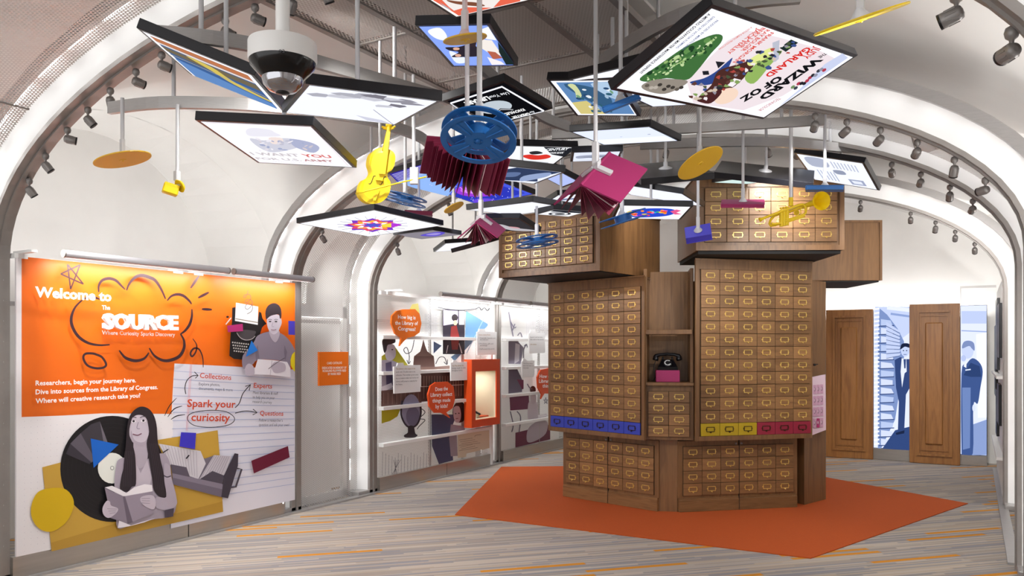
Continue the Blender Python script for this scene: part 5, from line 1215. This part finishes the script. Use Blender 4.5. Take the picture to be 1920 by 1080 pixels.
A.poly('#9aa2bc', [(.62, .68), (.85, .66), (.86, .86), (.64, .88)]); A.poly('#dfe4f2', [(.66, .72), (.81, .71), (.82, .82), (.68, .83)])
A.build(t)
# curved aluminium beams -------------------------------------------------------------------
def beam(label, pix, z, hgt=.07, wd=.03):
    P = [atz(u, v, z) for u, v in pix]
    xy = smooth_pts([(p.x, p.y) for p in P], False, 5)
    t = thing('mobile_beam', label, 'beam', P[0], group='aluminium beams of the hanging mobile')
    mb = MB(); n = len(xy); vs = []
    for i, q in enumerate(xy):
        a, b = xy[max(0, i - 1)], xy[min(n - 1, i + 1)]; d = Vector((b[0] - a[0], b[1] - a[1])).normalized(); s_ = Vector((-d.y, d.x)) * wd / 2
        vs += [(q[0] + s_.x, q[1] + s_.y, z - hgt / 2), (q[0] - s_.x, q[1] - s_.y, z - hgt / 2), (q[0] - s_.x, q[1] - s_.y, z + hgt / 2), (q[0] + s_.x, q[1] + s_.y, z + hgt / 2)]
    mb.faces(vs, [(4 * i + k, 4 * i + (k + 1) % 4, 4 * i + 4 + (k + 1) % 4, 4 * i + 4 + k) for i in range(n - 1) for k in range(4)] + [(3, 2, 1, 0), (4 * n - 4, 4 * n - 3, 4 * n - 2, 4 * n - 1)])
    sub('bar', mb, M_ALU, t)
    for f in (.18, .8):
        q = xy[int(f * (n - 1))]; rod(t, (q[0], q[1], z + hgt / 2), max(z + hgt / 2 + .05, ceil_z(q[0], q[1])), .012, 'suspension_rod')
beam('wide grey beam passing behind the dome camera', [(292, 62), (400, 72), (500, 90), (600, 118), (740, 158), (840, 186)], 3.12)
beam('curved grey beam carrying the ochre disc over the welcome panel', [(205, 203), (300, 193), (440, 195), (560, 205), (680, 222), (745, 240), (790, 258), (806, 274)], 3.05)
beam('curved grey beam rising behind the largest film poster', [(1127, 117), (1173, 85), (1277, 29), (1400, 2), (1500, -8)], 3.25)
beam('straight grey beam above the ochre disc beside the magenta book', [(1035, 252), (1244, 243), (1400, 234), (1545, 225)], 3.2)
beam('long grey beam just in front of the topmost case', [(1200, 272), (1382, 266), (1486, 269), (1650, 284)], 3.2)
beam('short grey beam behind the black lettered lightbox', [(900, 122), (935, 153), (1011, 215), (1067, 238)], 3.22)
# round and flat objects ---------------------------------------------------------------
def facing(u, v, Z, alpha, k, under=True):
    """frame: x along the major axis in the picture, z the visible normal"""
    c = at(u, v, Z); view = (EYEP - c).normalized()
    right = UV.cross(view).normalized() ; upv = view.cross(right)
    a = math.radians(alpha); X = right * math.cos(a) - upv * math.sin(a)
    dn = X.cross(view).normalized()
    if dn.z > 0: dn = -dn
    n = view * k + (dn if under else -dn) * math.sqrt(1 - k * k)
    Y = n.cross(X)
    return Matrix.Translation(c) @ Matrix((X, Y, n)).transposed().to_4x4()
def bracket(t, M, ztop, s=1.0, mat_=None, plate=True):
    """white clevis on the upper side of a hung object and its rod"""
    o = M.translation; n = -(M.to_3x3() @ Vector((0, 0, 1)))
    if n.z < 0: n = -n
    p = o + n * .006; q = p + Vector((0, 0, .1 * s))
    mb = MB()
    if plate: mb.lathe([(.035 * s, 0), (.03 * s, .006), (.012 * s, .03 * s)], 12, Matrix.Translation(p) @ n.to_track_quat('Z', 'Y').to_matrix().to_4x4())
    mb.box(p + Vector((0, 0, .06 * s)), (.028 * s, .02 * s, .1 * s), bev=.003)
    sub('bracket', mb, mat_ or M_ROD, t); rod(t, q, ztop)
def top_of(p): return ceil_z(p.x, p.y)
def disc(label, u, v, Z, dia, alpha, k, mat_=None, ztop=None):
    M = facing(u, v, Z, alpha, k); p = M.translation
    t = thing('yellow_disc', label, 'disc', p, group='yellow discs of the mobile')
    mb = MB(); r = dia / 2
    mb.lathe([(0, -.004), (r - .003, -.004), (r, -.002), (r, .002), (r - .003, .004), (.02, .004), (.018, .007), (0, .008)], 40, M, smooth=False); sub('plate', mb, mat_ or M_YELD, t)
    mb = MB(); mb.lathe([(0, .008), (.006, .009), (0, .012)], 10, M); sub('spindle', mb, M_YEL, t)
    bracket(t, M, ztop or top_of(p), 1.0)
disc('ochre disc hanging over the welcome panel', 230, 299, 4.5, .31, -15, .27, ztop=3.03)
disc('yellow disc in front of the cloudy sky picture', 872, 73, 3.2, .18, -9, .2)
disc('tilted ochre disc beside the black backed lightbox', 1313, 306, 5.2, .325, -31, .42)
disc('thin yellow disc seen edge-on at the upper right', 1614, 36, 2.7, .31, -11, .03, M_YEL)
disc('small ochre disc below the space picture', 851, 389, 6.2, .17, -27, .3)
# film reels
def reel(label, u, v, Z, dia, alpha, k, gap, under=True, sc=1.0):
    M = facing(u, v, Z, alpha, k, under); p = M.translation
    t = thing('film_reel', label, 'film reel', p, group='blue film reels of the mobile')
    R = dia / 2
    def flange(zc, th=.006):
        mb = MB()
        def ringseg(r0, r1, a0, a1, n):
            for i in range(n):
                b0, b1 = a0 + (a1 - a0) * i / n, a0 + (a1 - a0) * (i + 1) / n
                q = [(r0 * math.cos(b0), r0 * math.sin(b0)), (r1 * math.cos(b0), r1 * math.sin(b0)), (r1 * math.cos(b1), r1 * math.sin(b1)), (r0 * math.cos(b1), r0 * math.sin(b1))]
                mb.faces([M @ Vector((x, y, zc + s_ * th / 2)) for s_ in (-1, 1) for x, y in q], [(3, 2, 1, 0), (4, 5, 6, 7), (0, 1, 5, 4), (1, 2, 6, 5), (2, 3, 7, 6), (3, 0, 4, 7)])
        ringseg(R * .84, R, 0, 2 * math.pi, 48); ringseg(R * .13, R * .36, 0, 2 * math.pi, 24)
        for j in range(4):
            a = math.pi / 4 + j * math.pi / 2
            d = Vector((math.cos(a), math.sin(a), 0)); s_ = Vector((-d.y, d.x, 0))
            for sg in (1,):
                mb.prism([M @ (d * R * .33 + s_ * R * .13 + Vector((0, 0, zc - th / 2))), M @ (d * R * .33 - s_ * R * .13 + Vector((0, 0, zc - th / 2))), M @ (d * R * .86 - s_ * R * .24 + Vector((0, 0, zc - th / 2))), M @ (d * R * .86 + s_ * R * .24 + Vector((0, 0, zc - th / 2)))], M.to_3x3() @ Vector((0, 0, th)))
            mb.tube([M @ (d * R * .3 + Vector((0, 0, zc + th / 2))), M @ (d * R * .84 + Vector((0, 0, zc + th / 2)))], .004, 6)
        for j in range(4):
            a = j * math.pi / 2; d = Vector((math.cos(a), math.sin(a), 0)) ; mb.prism([M @ Vector((R * .13 * math.cos(a + e), R * .13 * math.sin(a + e), zc - th / 2)) for e in (-.35, .35)] + [M @ Vector((R * .06 * math.cos(a + e), R * .06 * math.sin(a + e), zc - th / 2)) for e in (.5, -.5)], M.to_3x3() @ Vector((0, 0, th)))
        mb.lathe([(R * .07, zc - th / 2), (R * .07, zc + th), (R * .03, zc + th * 1.3), (0, zc + th * 1.3)], 14, M)
        return mb
    sub('flange', flange(0), M_BLUE, t); sub('flange', flange(-gap), M_BLUE, t)
    mb = MB(); mb.lathe([(R * .36, -gap), (R * .36, 0)], 28, M); sub('hub', mb, M_BLUE, t)
    bracket(t, M @ Matrix.Translation((0, 0, -gap)), top_of(p), sc)
reel('largest blue film reel in the middle of the mobile', 897, 264, 3.1, .3, 6, .6, .045)
reel('blue film reel seen nearly edge-on beside the violin', 757, 379, 5.6, .32, 13, .12, .04)
reel('bright blue film reel in front of the upper left case', 1008, 458, 6.3, .34, -8, .16, .045)
reel('blue film reel seen edge-on below the magenta book', 1170, 416, 5.9, .36, -16, .02, .05)
# books
def fan_book(label, P0, P1, e0, e1, mid, length, cov, leaf, nleaf=13, group='open books of the mobile'):
    """spine P0-P1, leaves fanned from direction e0 to e1 through mid"""
    P0, P1 = Vector(P0), Vector(P1); d = (P1 - P0).normalized()
    pr = lambda v: (Vector(v) - d * Vector(v).dot(d)).normalized()
    e0, e1, mid = pr(e0), pr(e1), pr(mid)
    t = thing('open_book', label, 'book', (P0 + P1) / 2, group=group)
    def dirs(f):
        return (e0.slerp(mid, f * 2) if f < .5 else mid.slerp(e1, f * 2 - 1)).normalized()
    for f in (0, 1):
        e = dirs(f); nn = d.cross(e) * .004; mb = MB(); mb.prism([P0 - nn, P1 - nn, P1 + e * length * 1.05 - nn, P0 + e * length * 1.05 - nn], nn * 2); sub('cover', mb, cov, t)
    random.seed(len(label))
    for i in range(nleaf):
        f = .05 + .9 * (i + random.uniform(-.3, .3)) / (nleaf - 1); f = min(.97, max(.03, f)); e = dirs(f); L = length * random.uniform(.9, 1.0); e2 = dirs(min(1, max(0, f + random.uniform(-.05, .05))))
        nn = d.cross(e) * .001; m = P0.lerp(P1, .02), P0.lerp(P1, .98)
        mb = MB(); h = L * .5
        for a, b in ((Vector(), e * h), (e * h, e * h + e2 * h)):
            mb.prism([m[0] + a - nn, m[1] + a - nn, m[1] + b - nn, m[0] + b - nn], nn * 2)
        sub('leaf', mb, leaf if i != nleaf - 4 else mat('pale_endpaper', '#d8c4c8', .6), t)
    mb = MB(); mb.tube([P0, P1], .009, 8); sub('spine', mb, cov, t)
    c = (P0 + P1) / 2; s_ = d.cross(mid).normalized()
    mb = MB(); up = -mid
    mb.prism([c + s_ * .03 + d * .02, c + s_ * .03 - d * .02, c - s_ * .03 - d * .02, c - s_ * .03 + d * .02], Vector((0, 0, .025)))
    for e in (e0, e1):
        nn = d.cross(e).normalized(); nn = nn if nn.dot(up) > 0 else -nn
        mb.prism([c + d * .016 + nn * .006, c - d * .016 + nn * .006, c - d * .016 + e * .085 + nn * .006, c + d * .016 + e * .085 + nn * .006], nn * .014)
    mb.box(c + Vector((0, 0, .07)), (.03, .026, .12), bev=.003); sub('bracket', mb, M_ROD, t)
    rod(t, c + Vector((0, 0, .12)), top_of(c))
dv = lambda X, Y, Zc=0.: RV * X - UV * Y + FV * Zc
fan_book('maroon open book with hanging leaves behind the largest film reel', at(868, 330, 3.72), at(884, 262, 3.6), dv(-1, .18, -.25), dv(.75, .3, -.3), dv(-.1, .35, -1), .2, M_MAGD, M_MAGD, 16)
fan_book('bright magenta open book with fanned leaves above the tower', at(1089, 347, 3.75), at(1143, 287, 3.95), dv(-.6, .6, -.2), dv(1, .3, -.1), dv(.1, 1, -.4), .2, M_MAG, M_MAGD, 12)
fan_book('small magenta open book in front of the dark lightbox', at(893, 417, 5.35), at(910, 403, 5.6), dv(-.7, .6, .0), dv(1, .75, 0), dv(.1, 1, -.2), .17, M_MAG, M_MAGD, 10)
# flat slabs
def slab(label, u, v, Z, w, d, th, alpha, k, m, name='closed_book', cat='book', under=True, sc=.9):
    M = facing(u, v, Z, alpha, k, under); p = M.translation
    t = thing(name, label, cat, p, group='small flat shapes of the mobile')
    s_ = -1 if under else 1
    mb = MB(); mb.box((0, 0, 0), (w, d, .006), bev=.001); mb2 = MB()
    for z in (0, -th): 
        mb = MB(); mb.box(Vector((0, 0, 0)), (w, d, .006), bev=.0015); mb.v = [tuple(M @ (Vector(q) + Vector((0, 0, z)))) for q in mb.v]; sub('cover', mb, m, t)
    mb = MB(); mb.box((0, 0, -th / 2), (w - .008, d - .008, th - .004)); mb.v = [tuple(M @ Vector(q)) for q in mb.v]; sub('page_block', mb, m, t)
    mb = MB(); mb.box((-w / 2, 0, -th / 2), (.005, d, th)); mb.v = [tuple(M @ Vector(q)) for q in mb.v]; sub('spine', mb, m, t)
    bracket(t, M @ Matrix.Translation((0, 0, -th)) if under else M, top_of(p), sc)
slab('blue closed book tilted in front of the garden painting', 1167, 198, 3.9, .19, .14, .022, -18, .06, M_BLUE)
slab('flat magenta closed book hanging before the topmost case', 1393, 379, 5.9, .31, .22, .022, 3, .16, M_MAG, under=False)
slab('flat blue closed book beside the trumpet bell', 1546, 357, 5.6, .25, .17, .026, 4, .1, M_BLUE)
slab('violet-blue box hanging at the corner of the topmost case', 1309, 433, 5.8, .185, .13, .05, -8, .62, M_PURP, 'violet_box', 'box', under=False)
slab('dark red closed book behind the starburst lightbox', 785, 404, 6.9, .24, .16, .03, 2, .12, M_MAGD)
# trumpet ------------------------------------------------------------------------------------
ZT = 5.6
def tp(x, y, dz=0.0): return at(1420 + x / 10.8, 340 + y / 10.8, ZT + dz)
t = thing('trumpet', 'bright yellow trumpet hanging before the topmost case', 'trumpet', tp(560, 700))
mb = MB(); mb.tube([tp(60, 775), tp(130, 745), tp(300, 680), tp(600, 565), tp(850, 475), tp(930, 470), tp(975, 520), tp(985, 600), tp(975, 650), tp(930, 680), tp(700, 760), tp(560, 800)], .009, 10); sub('lead_pipe', mb, M_YEL, t)
mb = MB(); mb.tube([tp(45, 780), tp(70, 770), tp(105, 757)], [.017, .015, .008], 12); sub('mouthpiece', mb, M_YEL, t)
mb = MB(); mb.tube([tp(450, 660, .05), tp(340, 700, .05), tp(270, 780, .05), tp(245, 860, .04), tp(270, 900, .03), tp(340, 890, .02), tp(480, 850, .01), tp(720, 780, .0), tp(960, 700, 0)], .009, 10); sub('tuning_slide', mb, M_YEL, t)
mb = MB(); mb.tube([tp(480, 850, -.01), tp(330, 865, -.01), tp(290, 850, -.01)], .008, 8); sub('inner_slide', mb, M_YEL, t); mb = MB(); mb.tube([tp(640, 620, .03), tp(860, 535, .03)], .008, 8); sub('inner_pipe', mb, M_YEL, t); mb = MB(); mb.tube([tp(880, 520), tp(880, 660)], .004, 6); sub('brace', mb, M_YEL, t)
bellp = [tp(560, 650, .06), tp(760, 570, .05), tp(980, 490, .03), tp(1100, 450, .01), tp(1190, 420, -.02), tp(1255, 402, -.05), tp(1300, 395, -.08)]
mb = MB(); mb.tube(bellp, [.009, .011, .015, .02, .027, .04, .066], 20, cap=False); sub('bell', mb, M_YEL, t)
for i, x in enumerate((485, 540, 600)):
    mb = MB(); mb.tube([tp(x, 590 - 10 * i, .01), tp(x, 915 - 12 * i, .01)], .0135, 12); mb.tube([tp(x, 560 - 12 * i, .01), tp(x, 592 - 10 * i, .01)], .006, 8); mb.tube([tp(x, 535 - 12 * i, .01), tp(x, 560 - 12 * i, .01)], .011, 10); sub('valve', mb, M_YEL, t)
mb = MB(); mb.lathe([(.017, -.003), (.021, 0), (.017, .003), (.014, 0), (.017, -.003)], 18, Matrix.Translation(tp(795, 635)) @ Matrix.Rotation(PHI, 4, 'Z') @ Matrix.Rotation(math.pi / 2, 4, 'X')); sub('finger_ring', mb, M_YEL, t)
q = tp(680, 500); mb = MB(); mb.tube([q, q + Vector((0, 0, .06))], .016, 10); sub('bracket', mb, M_YEL, t); rod(t, q + Vector((0, 0, .05)), top_of(q), .013)
# violin ---------------------------------------------------------------------------------
ZV = 4.7
def vp(x, y, dz=0.0): return at(660 + x / 6, 220 + y / 6, ZV + dz)
t = thing('violin', 'bright yellow violin hanging above the starburst lightbox', 'violin', vp(240, 960))
body = [(250, 965), (330, 945), (400, 880), (428, 800), (430, 730), (400, 680), (398, 630), (440, 600), (472, 540), (482, 450), (460, 400), (415, 372), (345, 350), (290, 360), (230, 400), (205, 460), (200, 530), (215, 580), (222, 620), (205, 660), (175, 690), (140, 700), (110, 740), (92, 800), (90, 860), (120, 910), (180, 955)]
bp_ = smooth_pts(body, True, 3)
mb = MB(); mb.prism([vp(x, y) for x, y in bp_], FV * .04 - RV * .03); sub('ribs', mb, M_YEL, t)
mb = MB(); c = (270, 680)
for f, dz in ((1.03, -.002),): mb.prism([vp(c[0] + (x - c[0]) * f, c[1] + (y - c[1]) * f, dz) for x, y in bp_], -FV * .003)
mb.poly([vp(c[0] + (x - c[0]) * .8, c[1] + (y - c[1]) * .85, -.012) for x, y in bp_])
n = len(bp_)
for i in range(n):
    a, b = bp_[i], bp_[(i + 1) % n]; s_ = lambda q, f, g: (c[0] + (q[0] - c[0]) * f, c[1] + (q[1] - c[1]) * g)
    mb.quad(vp(*s_(a, 1.0, 1.0), -.005), vp(*s_(b, 1.0, 1.0), -.005), vp(*s_(b, .8, .85), -.012), vp(*s_(a, .8, .85), -.012))
sub('top_plate', mb, M_YEL, t)
mb = MB(); mb.prism([vp(300, 635, -.03), vp(375, 640, -.03), vp(432, 160, -.03), vp(392, 160, -.03)], FV * .014); sub('fingerboard', mb, M_YEL, t)
mb = MB(); mb.tube([vp(365, 380, -.004), vp(412, 150, -.004)], [.016, .012], 10); mb.tube([vp(412, 150, 0), vp(418, 115, .0), vp(415, 92, .01)], [.013, .014, .011], 10)
mb.lathe([(.009, -.018), (.013, -.01), (.013, .01), (.009, .018)], 12, Matrix.Translation(vp(415, 92)) @ Matrix.Rotation(PHI, 4, 'Z') @ Matrix.Rotation(math.pi / 2, 4, 'Y')); sub('neck', mb, M_YEL, t)
for a, b in (((395, 118), (335, 108)), ((440, 120), (490, 100)), ((395, 135), (350, 125)), ((440, 135), (470, 118))):
    mb = MB(); mb.tube([vp(*a), vp(*b)], [.004, .007], 8); sub('tuning_peg', mb, M_YEL, t)
mb = MB(); mb.prism([vp(275, 690, -.014), vp(355, 700, -.014), vp(350, 722, -.014), vp(270, 712, -.014)], -FV * .02); sub('bridge', mb, M_YEL, t)
mb = MB(); mb.prism([vp(248, 820, -.014), vp(312, 828, -.014), vp(270, 940, -.014), vp(242, 940, -.014)], -FV * .008); sub('tailpiece', mb, M_YEL, t)
for s_, x0, y0 in ((1, 0, 0), (-1, 118, 10)):
    mb = MB(); mb.tube([vp(265 + x0, 660 + y0, -.013), vp(245 + x0, 660 + y0, -.0135), vp(232 + x0, 690 + y0, -.014), vp(222 + x0, 725 + y0, -.014), vp(205 + x0, 750 + y0, -.0135), vp(188 + x0, 745 + y0, -.013)], .0022, 6); sub('sound_hole', mb, M_VOID, t)
mb = MB(); mb.tube([vp(50, 858, -.06), vp(300, 795, -.05), vp(560, 730, -.03), vp(840, 668, -.01)], .0045, 8); mb.tube([vp(45, 852, -.06), vp(60, 862, -.06)], .007, 6); sub('bow', mb, M_YEL, t)
mb = MB(); mb.box(vp(700, 660, -.01), (.05, .03, .1), Matrix.Rotation(PHI, 3, 'Z'), bev=.003); sub('bow_bracket', mb, M_ROD, t); q = vp(695, 590, -.01); rod(t, q, 3.03, .011)
q = vp(315, 360, .05); rod(t, q, max(3.1, top_of(q)), .01)
# yellow bellows camera with a flash dish
t = thing('yellow_camera', 'small yellow box camera with round flash over the welcome panel', 'camera', at(325, 355, 4.6))
Mc = Matrix.Translation(at(320, 355, 4.6)) @ Matrix.Rotation(PHI + .5, 4, 'Z') @ Matrix.Rotation(.25, 4, 'Y')
mb = MB(); mb.box((0, 0, 0), (.085, .06, .06), bev=.006)
for k in range(9): mb.box((-.036 + .009 * k, -.031, .022), (.005, .004, .016))
mb.v = [tuple(Mc @ Vector(v)) for v in mb.v]; sub('body', mb, M_YEL, t)
mb = MB(); mb.lathe([(.012, 0), (.03, .01), (.04, .025), (.036, .026), (.0, .012)], 20, facing(343, 346, 4.62, 60, .5)); sub('flash_dish', mb, M_YEL, t)
q = at(333, 340, 4.62); mb = MB(); mb.tube([at(322, 350, 4.6), at(340, 346, 4.62)], .008, 8); mb.box(at(332, 330, 4.62), (.034, .03, .06), bev=.004); sub('bracket', mb, M_ROD, t); rod(t, at(333, 322, 4.62), 3.03)
# dome camera
p = at(530, 112, 2.35)
t = thing('dome_camera', 'white dome security camera on a pole, marked 93', 'camera', p)
M = Matrix.Translation(p)
mb = MB(); mb.lathe([(.098, .05), (.1, .045), (.1, .0), (.097, -.008)], 40, M); mb.lathe([(.02, .055), (.098, .05)], 40, M); sub('housing', mb, M_WHITE, t)
mb = MB(); mb.lathe([(.097, -.008), (.094, -.02), (.062, -.055), (.058, -.057)], 40, M); sub('black_ring', mb, mat('gloss_black', '#0b0b0d', .15), t)
mb = MB(); mb.lathe([(.06, -.045), (.06, -.06), (.056, -.075), (.04, -.092), (.018, -.099), (0, -.1)], 32, M); sub('dome', mb, mat('chromed_dome', '#b9bac0', .06, 1.0), t)
mb = MB(); mb.lathe([(.02, -.0985), (.02, -.101), (0, -.104)], 16, M); sub('lens', mb, M_BLACK, t)
mb = MB(); mb.tube([p + Vector((0, 0, .05)), (p.x, p.y, 3.44)], .0205, 20); sub('pole', mb, M_WHITE, t)
A = Art(Plane(p - FV * .1015, -FV)); A.T = (0, 0, 1); A.text('#33333a', '93', (523, 99), (533.5, 99), 6.5, .01); A.build(t, 'lettering')
# ================================================================== TRACK SPOTLIGHTS
mb = MB(); mb.lathe([(.012, .0), (.026, -.008), (.032, -.03), (.027, -.052), (.012, -.064), (.007, -.09)], 14); ME_MOUNT = mb.mesh('mount', M_SPOT)
mb = MB(); mb.lathe([(.012, .052), (.03, .046), (.036, .03), (.038, -.035), (.037, -.052), (.031, -.056), (.030, -.048)], 18)
for k in range(10):
    a = k * math.pi / 5; mb.box((.0375 * math.cos(a), .0375 * math.sin(a), .0), (.004, .004, .05))
ME_HEAD = mb.mesh('lamp_head', M_SPOT)
mb = MB(); mb.lathe([(.038, -.046), (.0385, -.058), (.032, -.058), (.032, -.05)], 18); ME_RING = mb.mesh('snout_ring', M_BLACK)
mb = MB(); mb.lathe([(.0, -.0465), (.030, -.047)], 16); ME_LENS = mb.mesh('lens', M_LENS)
LIGHT = bpy.data.lights.new('spot_beam', 'SPOT'); LIGHT.energy = P_SPOT; LIGHT.spot_size = math.radians(62); LIGHT.spot_blend = 1.0; LIGHT.shadow_soft_size = .04; LIGHT.color = (1, .975, .94)
LIGHT2 = LIGHT.copy(); LIGHT2.energy = P_SPOT * .6; LIGHTF = LIGHT.copy(); LIGHTF.energy = P_SPOT * 1.5; LIGHTF.spot_size = math.radians(84); LIGHT0 = LIGHT.copy(); LIGHT0.energy = P_SPOT * .62; LIGHT1 = LIGHT.copy(); LIGHT1.energy = P_SPOT * 1.25; LIGHT1.spot_size = math.radians(46)
ORD = ['first', 'second', 'third', 'fourth', 'fifth', 'sixth', 'seventh', 'eighth', 'ninth', 'tenth', 'eleventh', 'twelfth', 'thirteenth', 'fourteenth']
ANAME = ['nearest arch', 'second arch', 'third arch', 'farthest arch']
def spot(k, u, v, aim, label, beam=True, dv=14):
    y = FRAMES[k] - .03
    d = FV + RV * ((u - CX) / F) + UV * ((VH - (v - dv * 3.5 / max(1, y * .5 + 2))) / F)
    p = EYEP + d * (y / d.y)
    a = math.atan2((p.z - AZ) / AB, (p.x - XC) / AW)
    x, z = XC + AW * math.cos(a), AZ + AB * math.sin(a)
    t = thing('track_spotlight', label, 'spotlight', (x, y, z - .012), group='grey track spotlights on the arch rails')
    obj('mount', ME_MOUNT, None, t, loc=(0, 0, 0))
    c = Vector((0, 0, -.115)); w = Vector(aim) - (t.matrix_basis.translation + c)
    w = w.normalized(); R = w.to_track_quat('-Z', 'Y').to_matrix().to_4x4()
    h = obj('lamp_head', ME_HEAD, None, t, M=Matrix.Translation(c + w.normalized() * .02) @ R)
    obj('snout_ring', ME_RING, None, h, loc=(0, 0, 0)); obj('lens', ME_LENS, None, h, loc=(0, 0, 0))
    t.scale = (.68,) * 3
    if beam:
        lo = bpy.data.objects.new('spot_beam', LIGHTF if k < 2 and aim[2] < 1.35 else (LIGHT0, LIGHT1, LIGHT, LIGHT2)[k]); COL.objects.link(lo); lo.parent = h; lo.location = (0, 0, -.07)
SPOTS = {0: [(71, 347), (103, 302), (149, 257), (184, 220), (227, 187), (275, 155), (319, 123), (433, 63), (487, 42), (553, 17), (612, 3), (1736, 10), (1861, 67)],
         1: [(514, 375), (621, 441), (1498, 239), (1562, 244), (1621, 259), (1691, 279), (1760, 309), (1821, 345)],
         2: [(747, 463), (843, 388), (1265, 218), (1440, 272), (1487, 285), (1652, 319), (1703, 337), (1749, 362), (1800, 384)],
         3: [(1604, 387), (1683, 413), (1728, 428), (1763, 444), (1800, 465)]}
AIMS = {0: [(-5.2, 4.6, .5), (-4.2, 4.8, .0), (-2.6, 6.8, 2.2), (-3.4, 5.2, .0), (-5.7, 4.3, 1.0), (-3.4, 7.4, 2.4), (-2.4, 7.0, 2.3), (-2.6, 7.2, 2.4), (-1.4, 7.4, 2.6), (-5.4, 3.8, .3), (-2.6, 4.9, .0), (-5.7, 3.9, .9), (-2.6, 7.4, 2.3)],
        1: [(-3.2, 6.8, 2.2), (-5.7, 7.6, 1.2), (-1.6, 7.3, 2.1), (-2.5, 7.3, 2.1), (-1.7, 7.5, 2.2), (-1.0, 7.7, 2.1), (-.6, 7.6, .0), (-2.2, 7.4, 2.3)],
        2: [(-5.7, 8.3, 1.0), (-4.4, 8.6, .0), (-4.2, 9.2, .5), (-1.2, 11.0, .4), (-2.5, 9.5, 2.2), (-.8, 12.3, 1.2), (-1.5, 12.3, 1.4), (-.5, 11.0, 0), (-.9, 12.0, 1.5)],
        3: [(-1.7, 12.4, 1.2), (-.8, 12.4, 1.0), (-.9, 11.8, 0), (-.4, 12.4, 1.0), (0, 12.0, 1.0)]}
for k, lst in SPOTS.items():
    for i, (u, v) in enumerate(lst):
        spot(k, u, v, AIMS[k][i], 'grey track spotlight on the %s, %s from the left' % (ANAME[k], ORD[i]))
# smoke detectors and the dome camera
def dome(label, p, r, down=(0, 0, -1)):
    t = thing('smoke_detector', label, 'smoke detector', p)
    R = Vector(down).to_track_quat('Z', 'Y').to_matrix().to_4x4(); M = Matrix.Translation(p) @ R
    mb = MB(); mb.lathe([(r, 0), (r, .02), (r * .92, .028)], 24, M); sub('base', mb, M_WHITE, t)
    mb = MB(); mb.lathe([(r * .78, .028), (r * .72, .045), (r * .5, .065), (0, .075)], 24, M); sub('cover', mb, M_WHITE, t)
def on_arch(u, v, y, off):
    d = FV + RV * ((u - CX) / F) + UV * ((VH - v) / F); p = EYEP + d * (y / d.y); a = math.atan2((p.z - AZ) / AB, (p.x - XC) / AW)
    n = Vector((math.cos(a) / AW, 0, math.sin(a) / AB)).normalized()
    return Vector((XC + AW * math.cos(a), y, AZ + AB * math.sin(a))) + n * off, -n
p, n = on_arch(1721, 290, 6.15, .095); dome('white smoke detector dome on the perforated vault', p, .09, n)
p, n = on_arch(262, 12, 2.3, .095); dome('small white detector on the nearest perforated vault', p, .05, n)
p = Vector((-5.6, 4.3, vault_z(-5.6, 4.3) - .01)); dome('white round detector on the plaster above the welcome panel', p, .1)
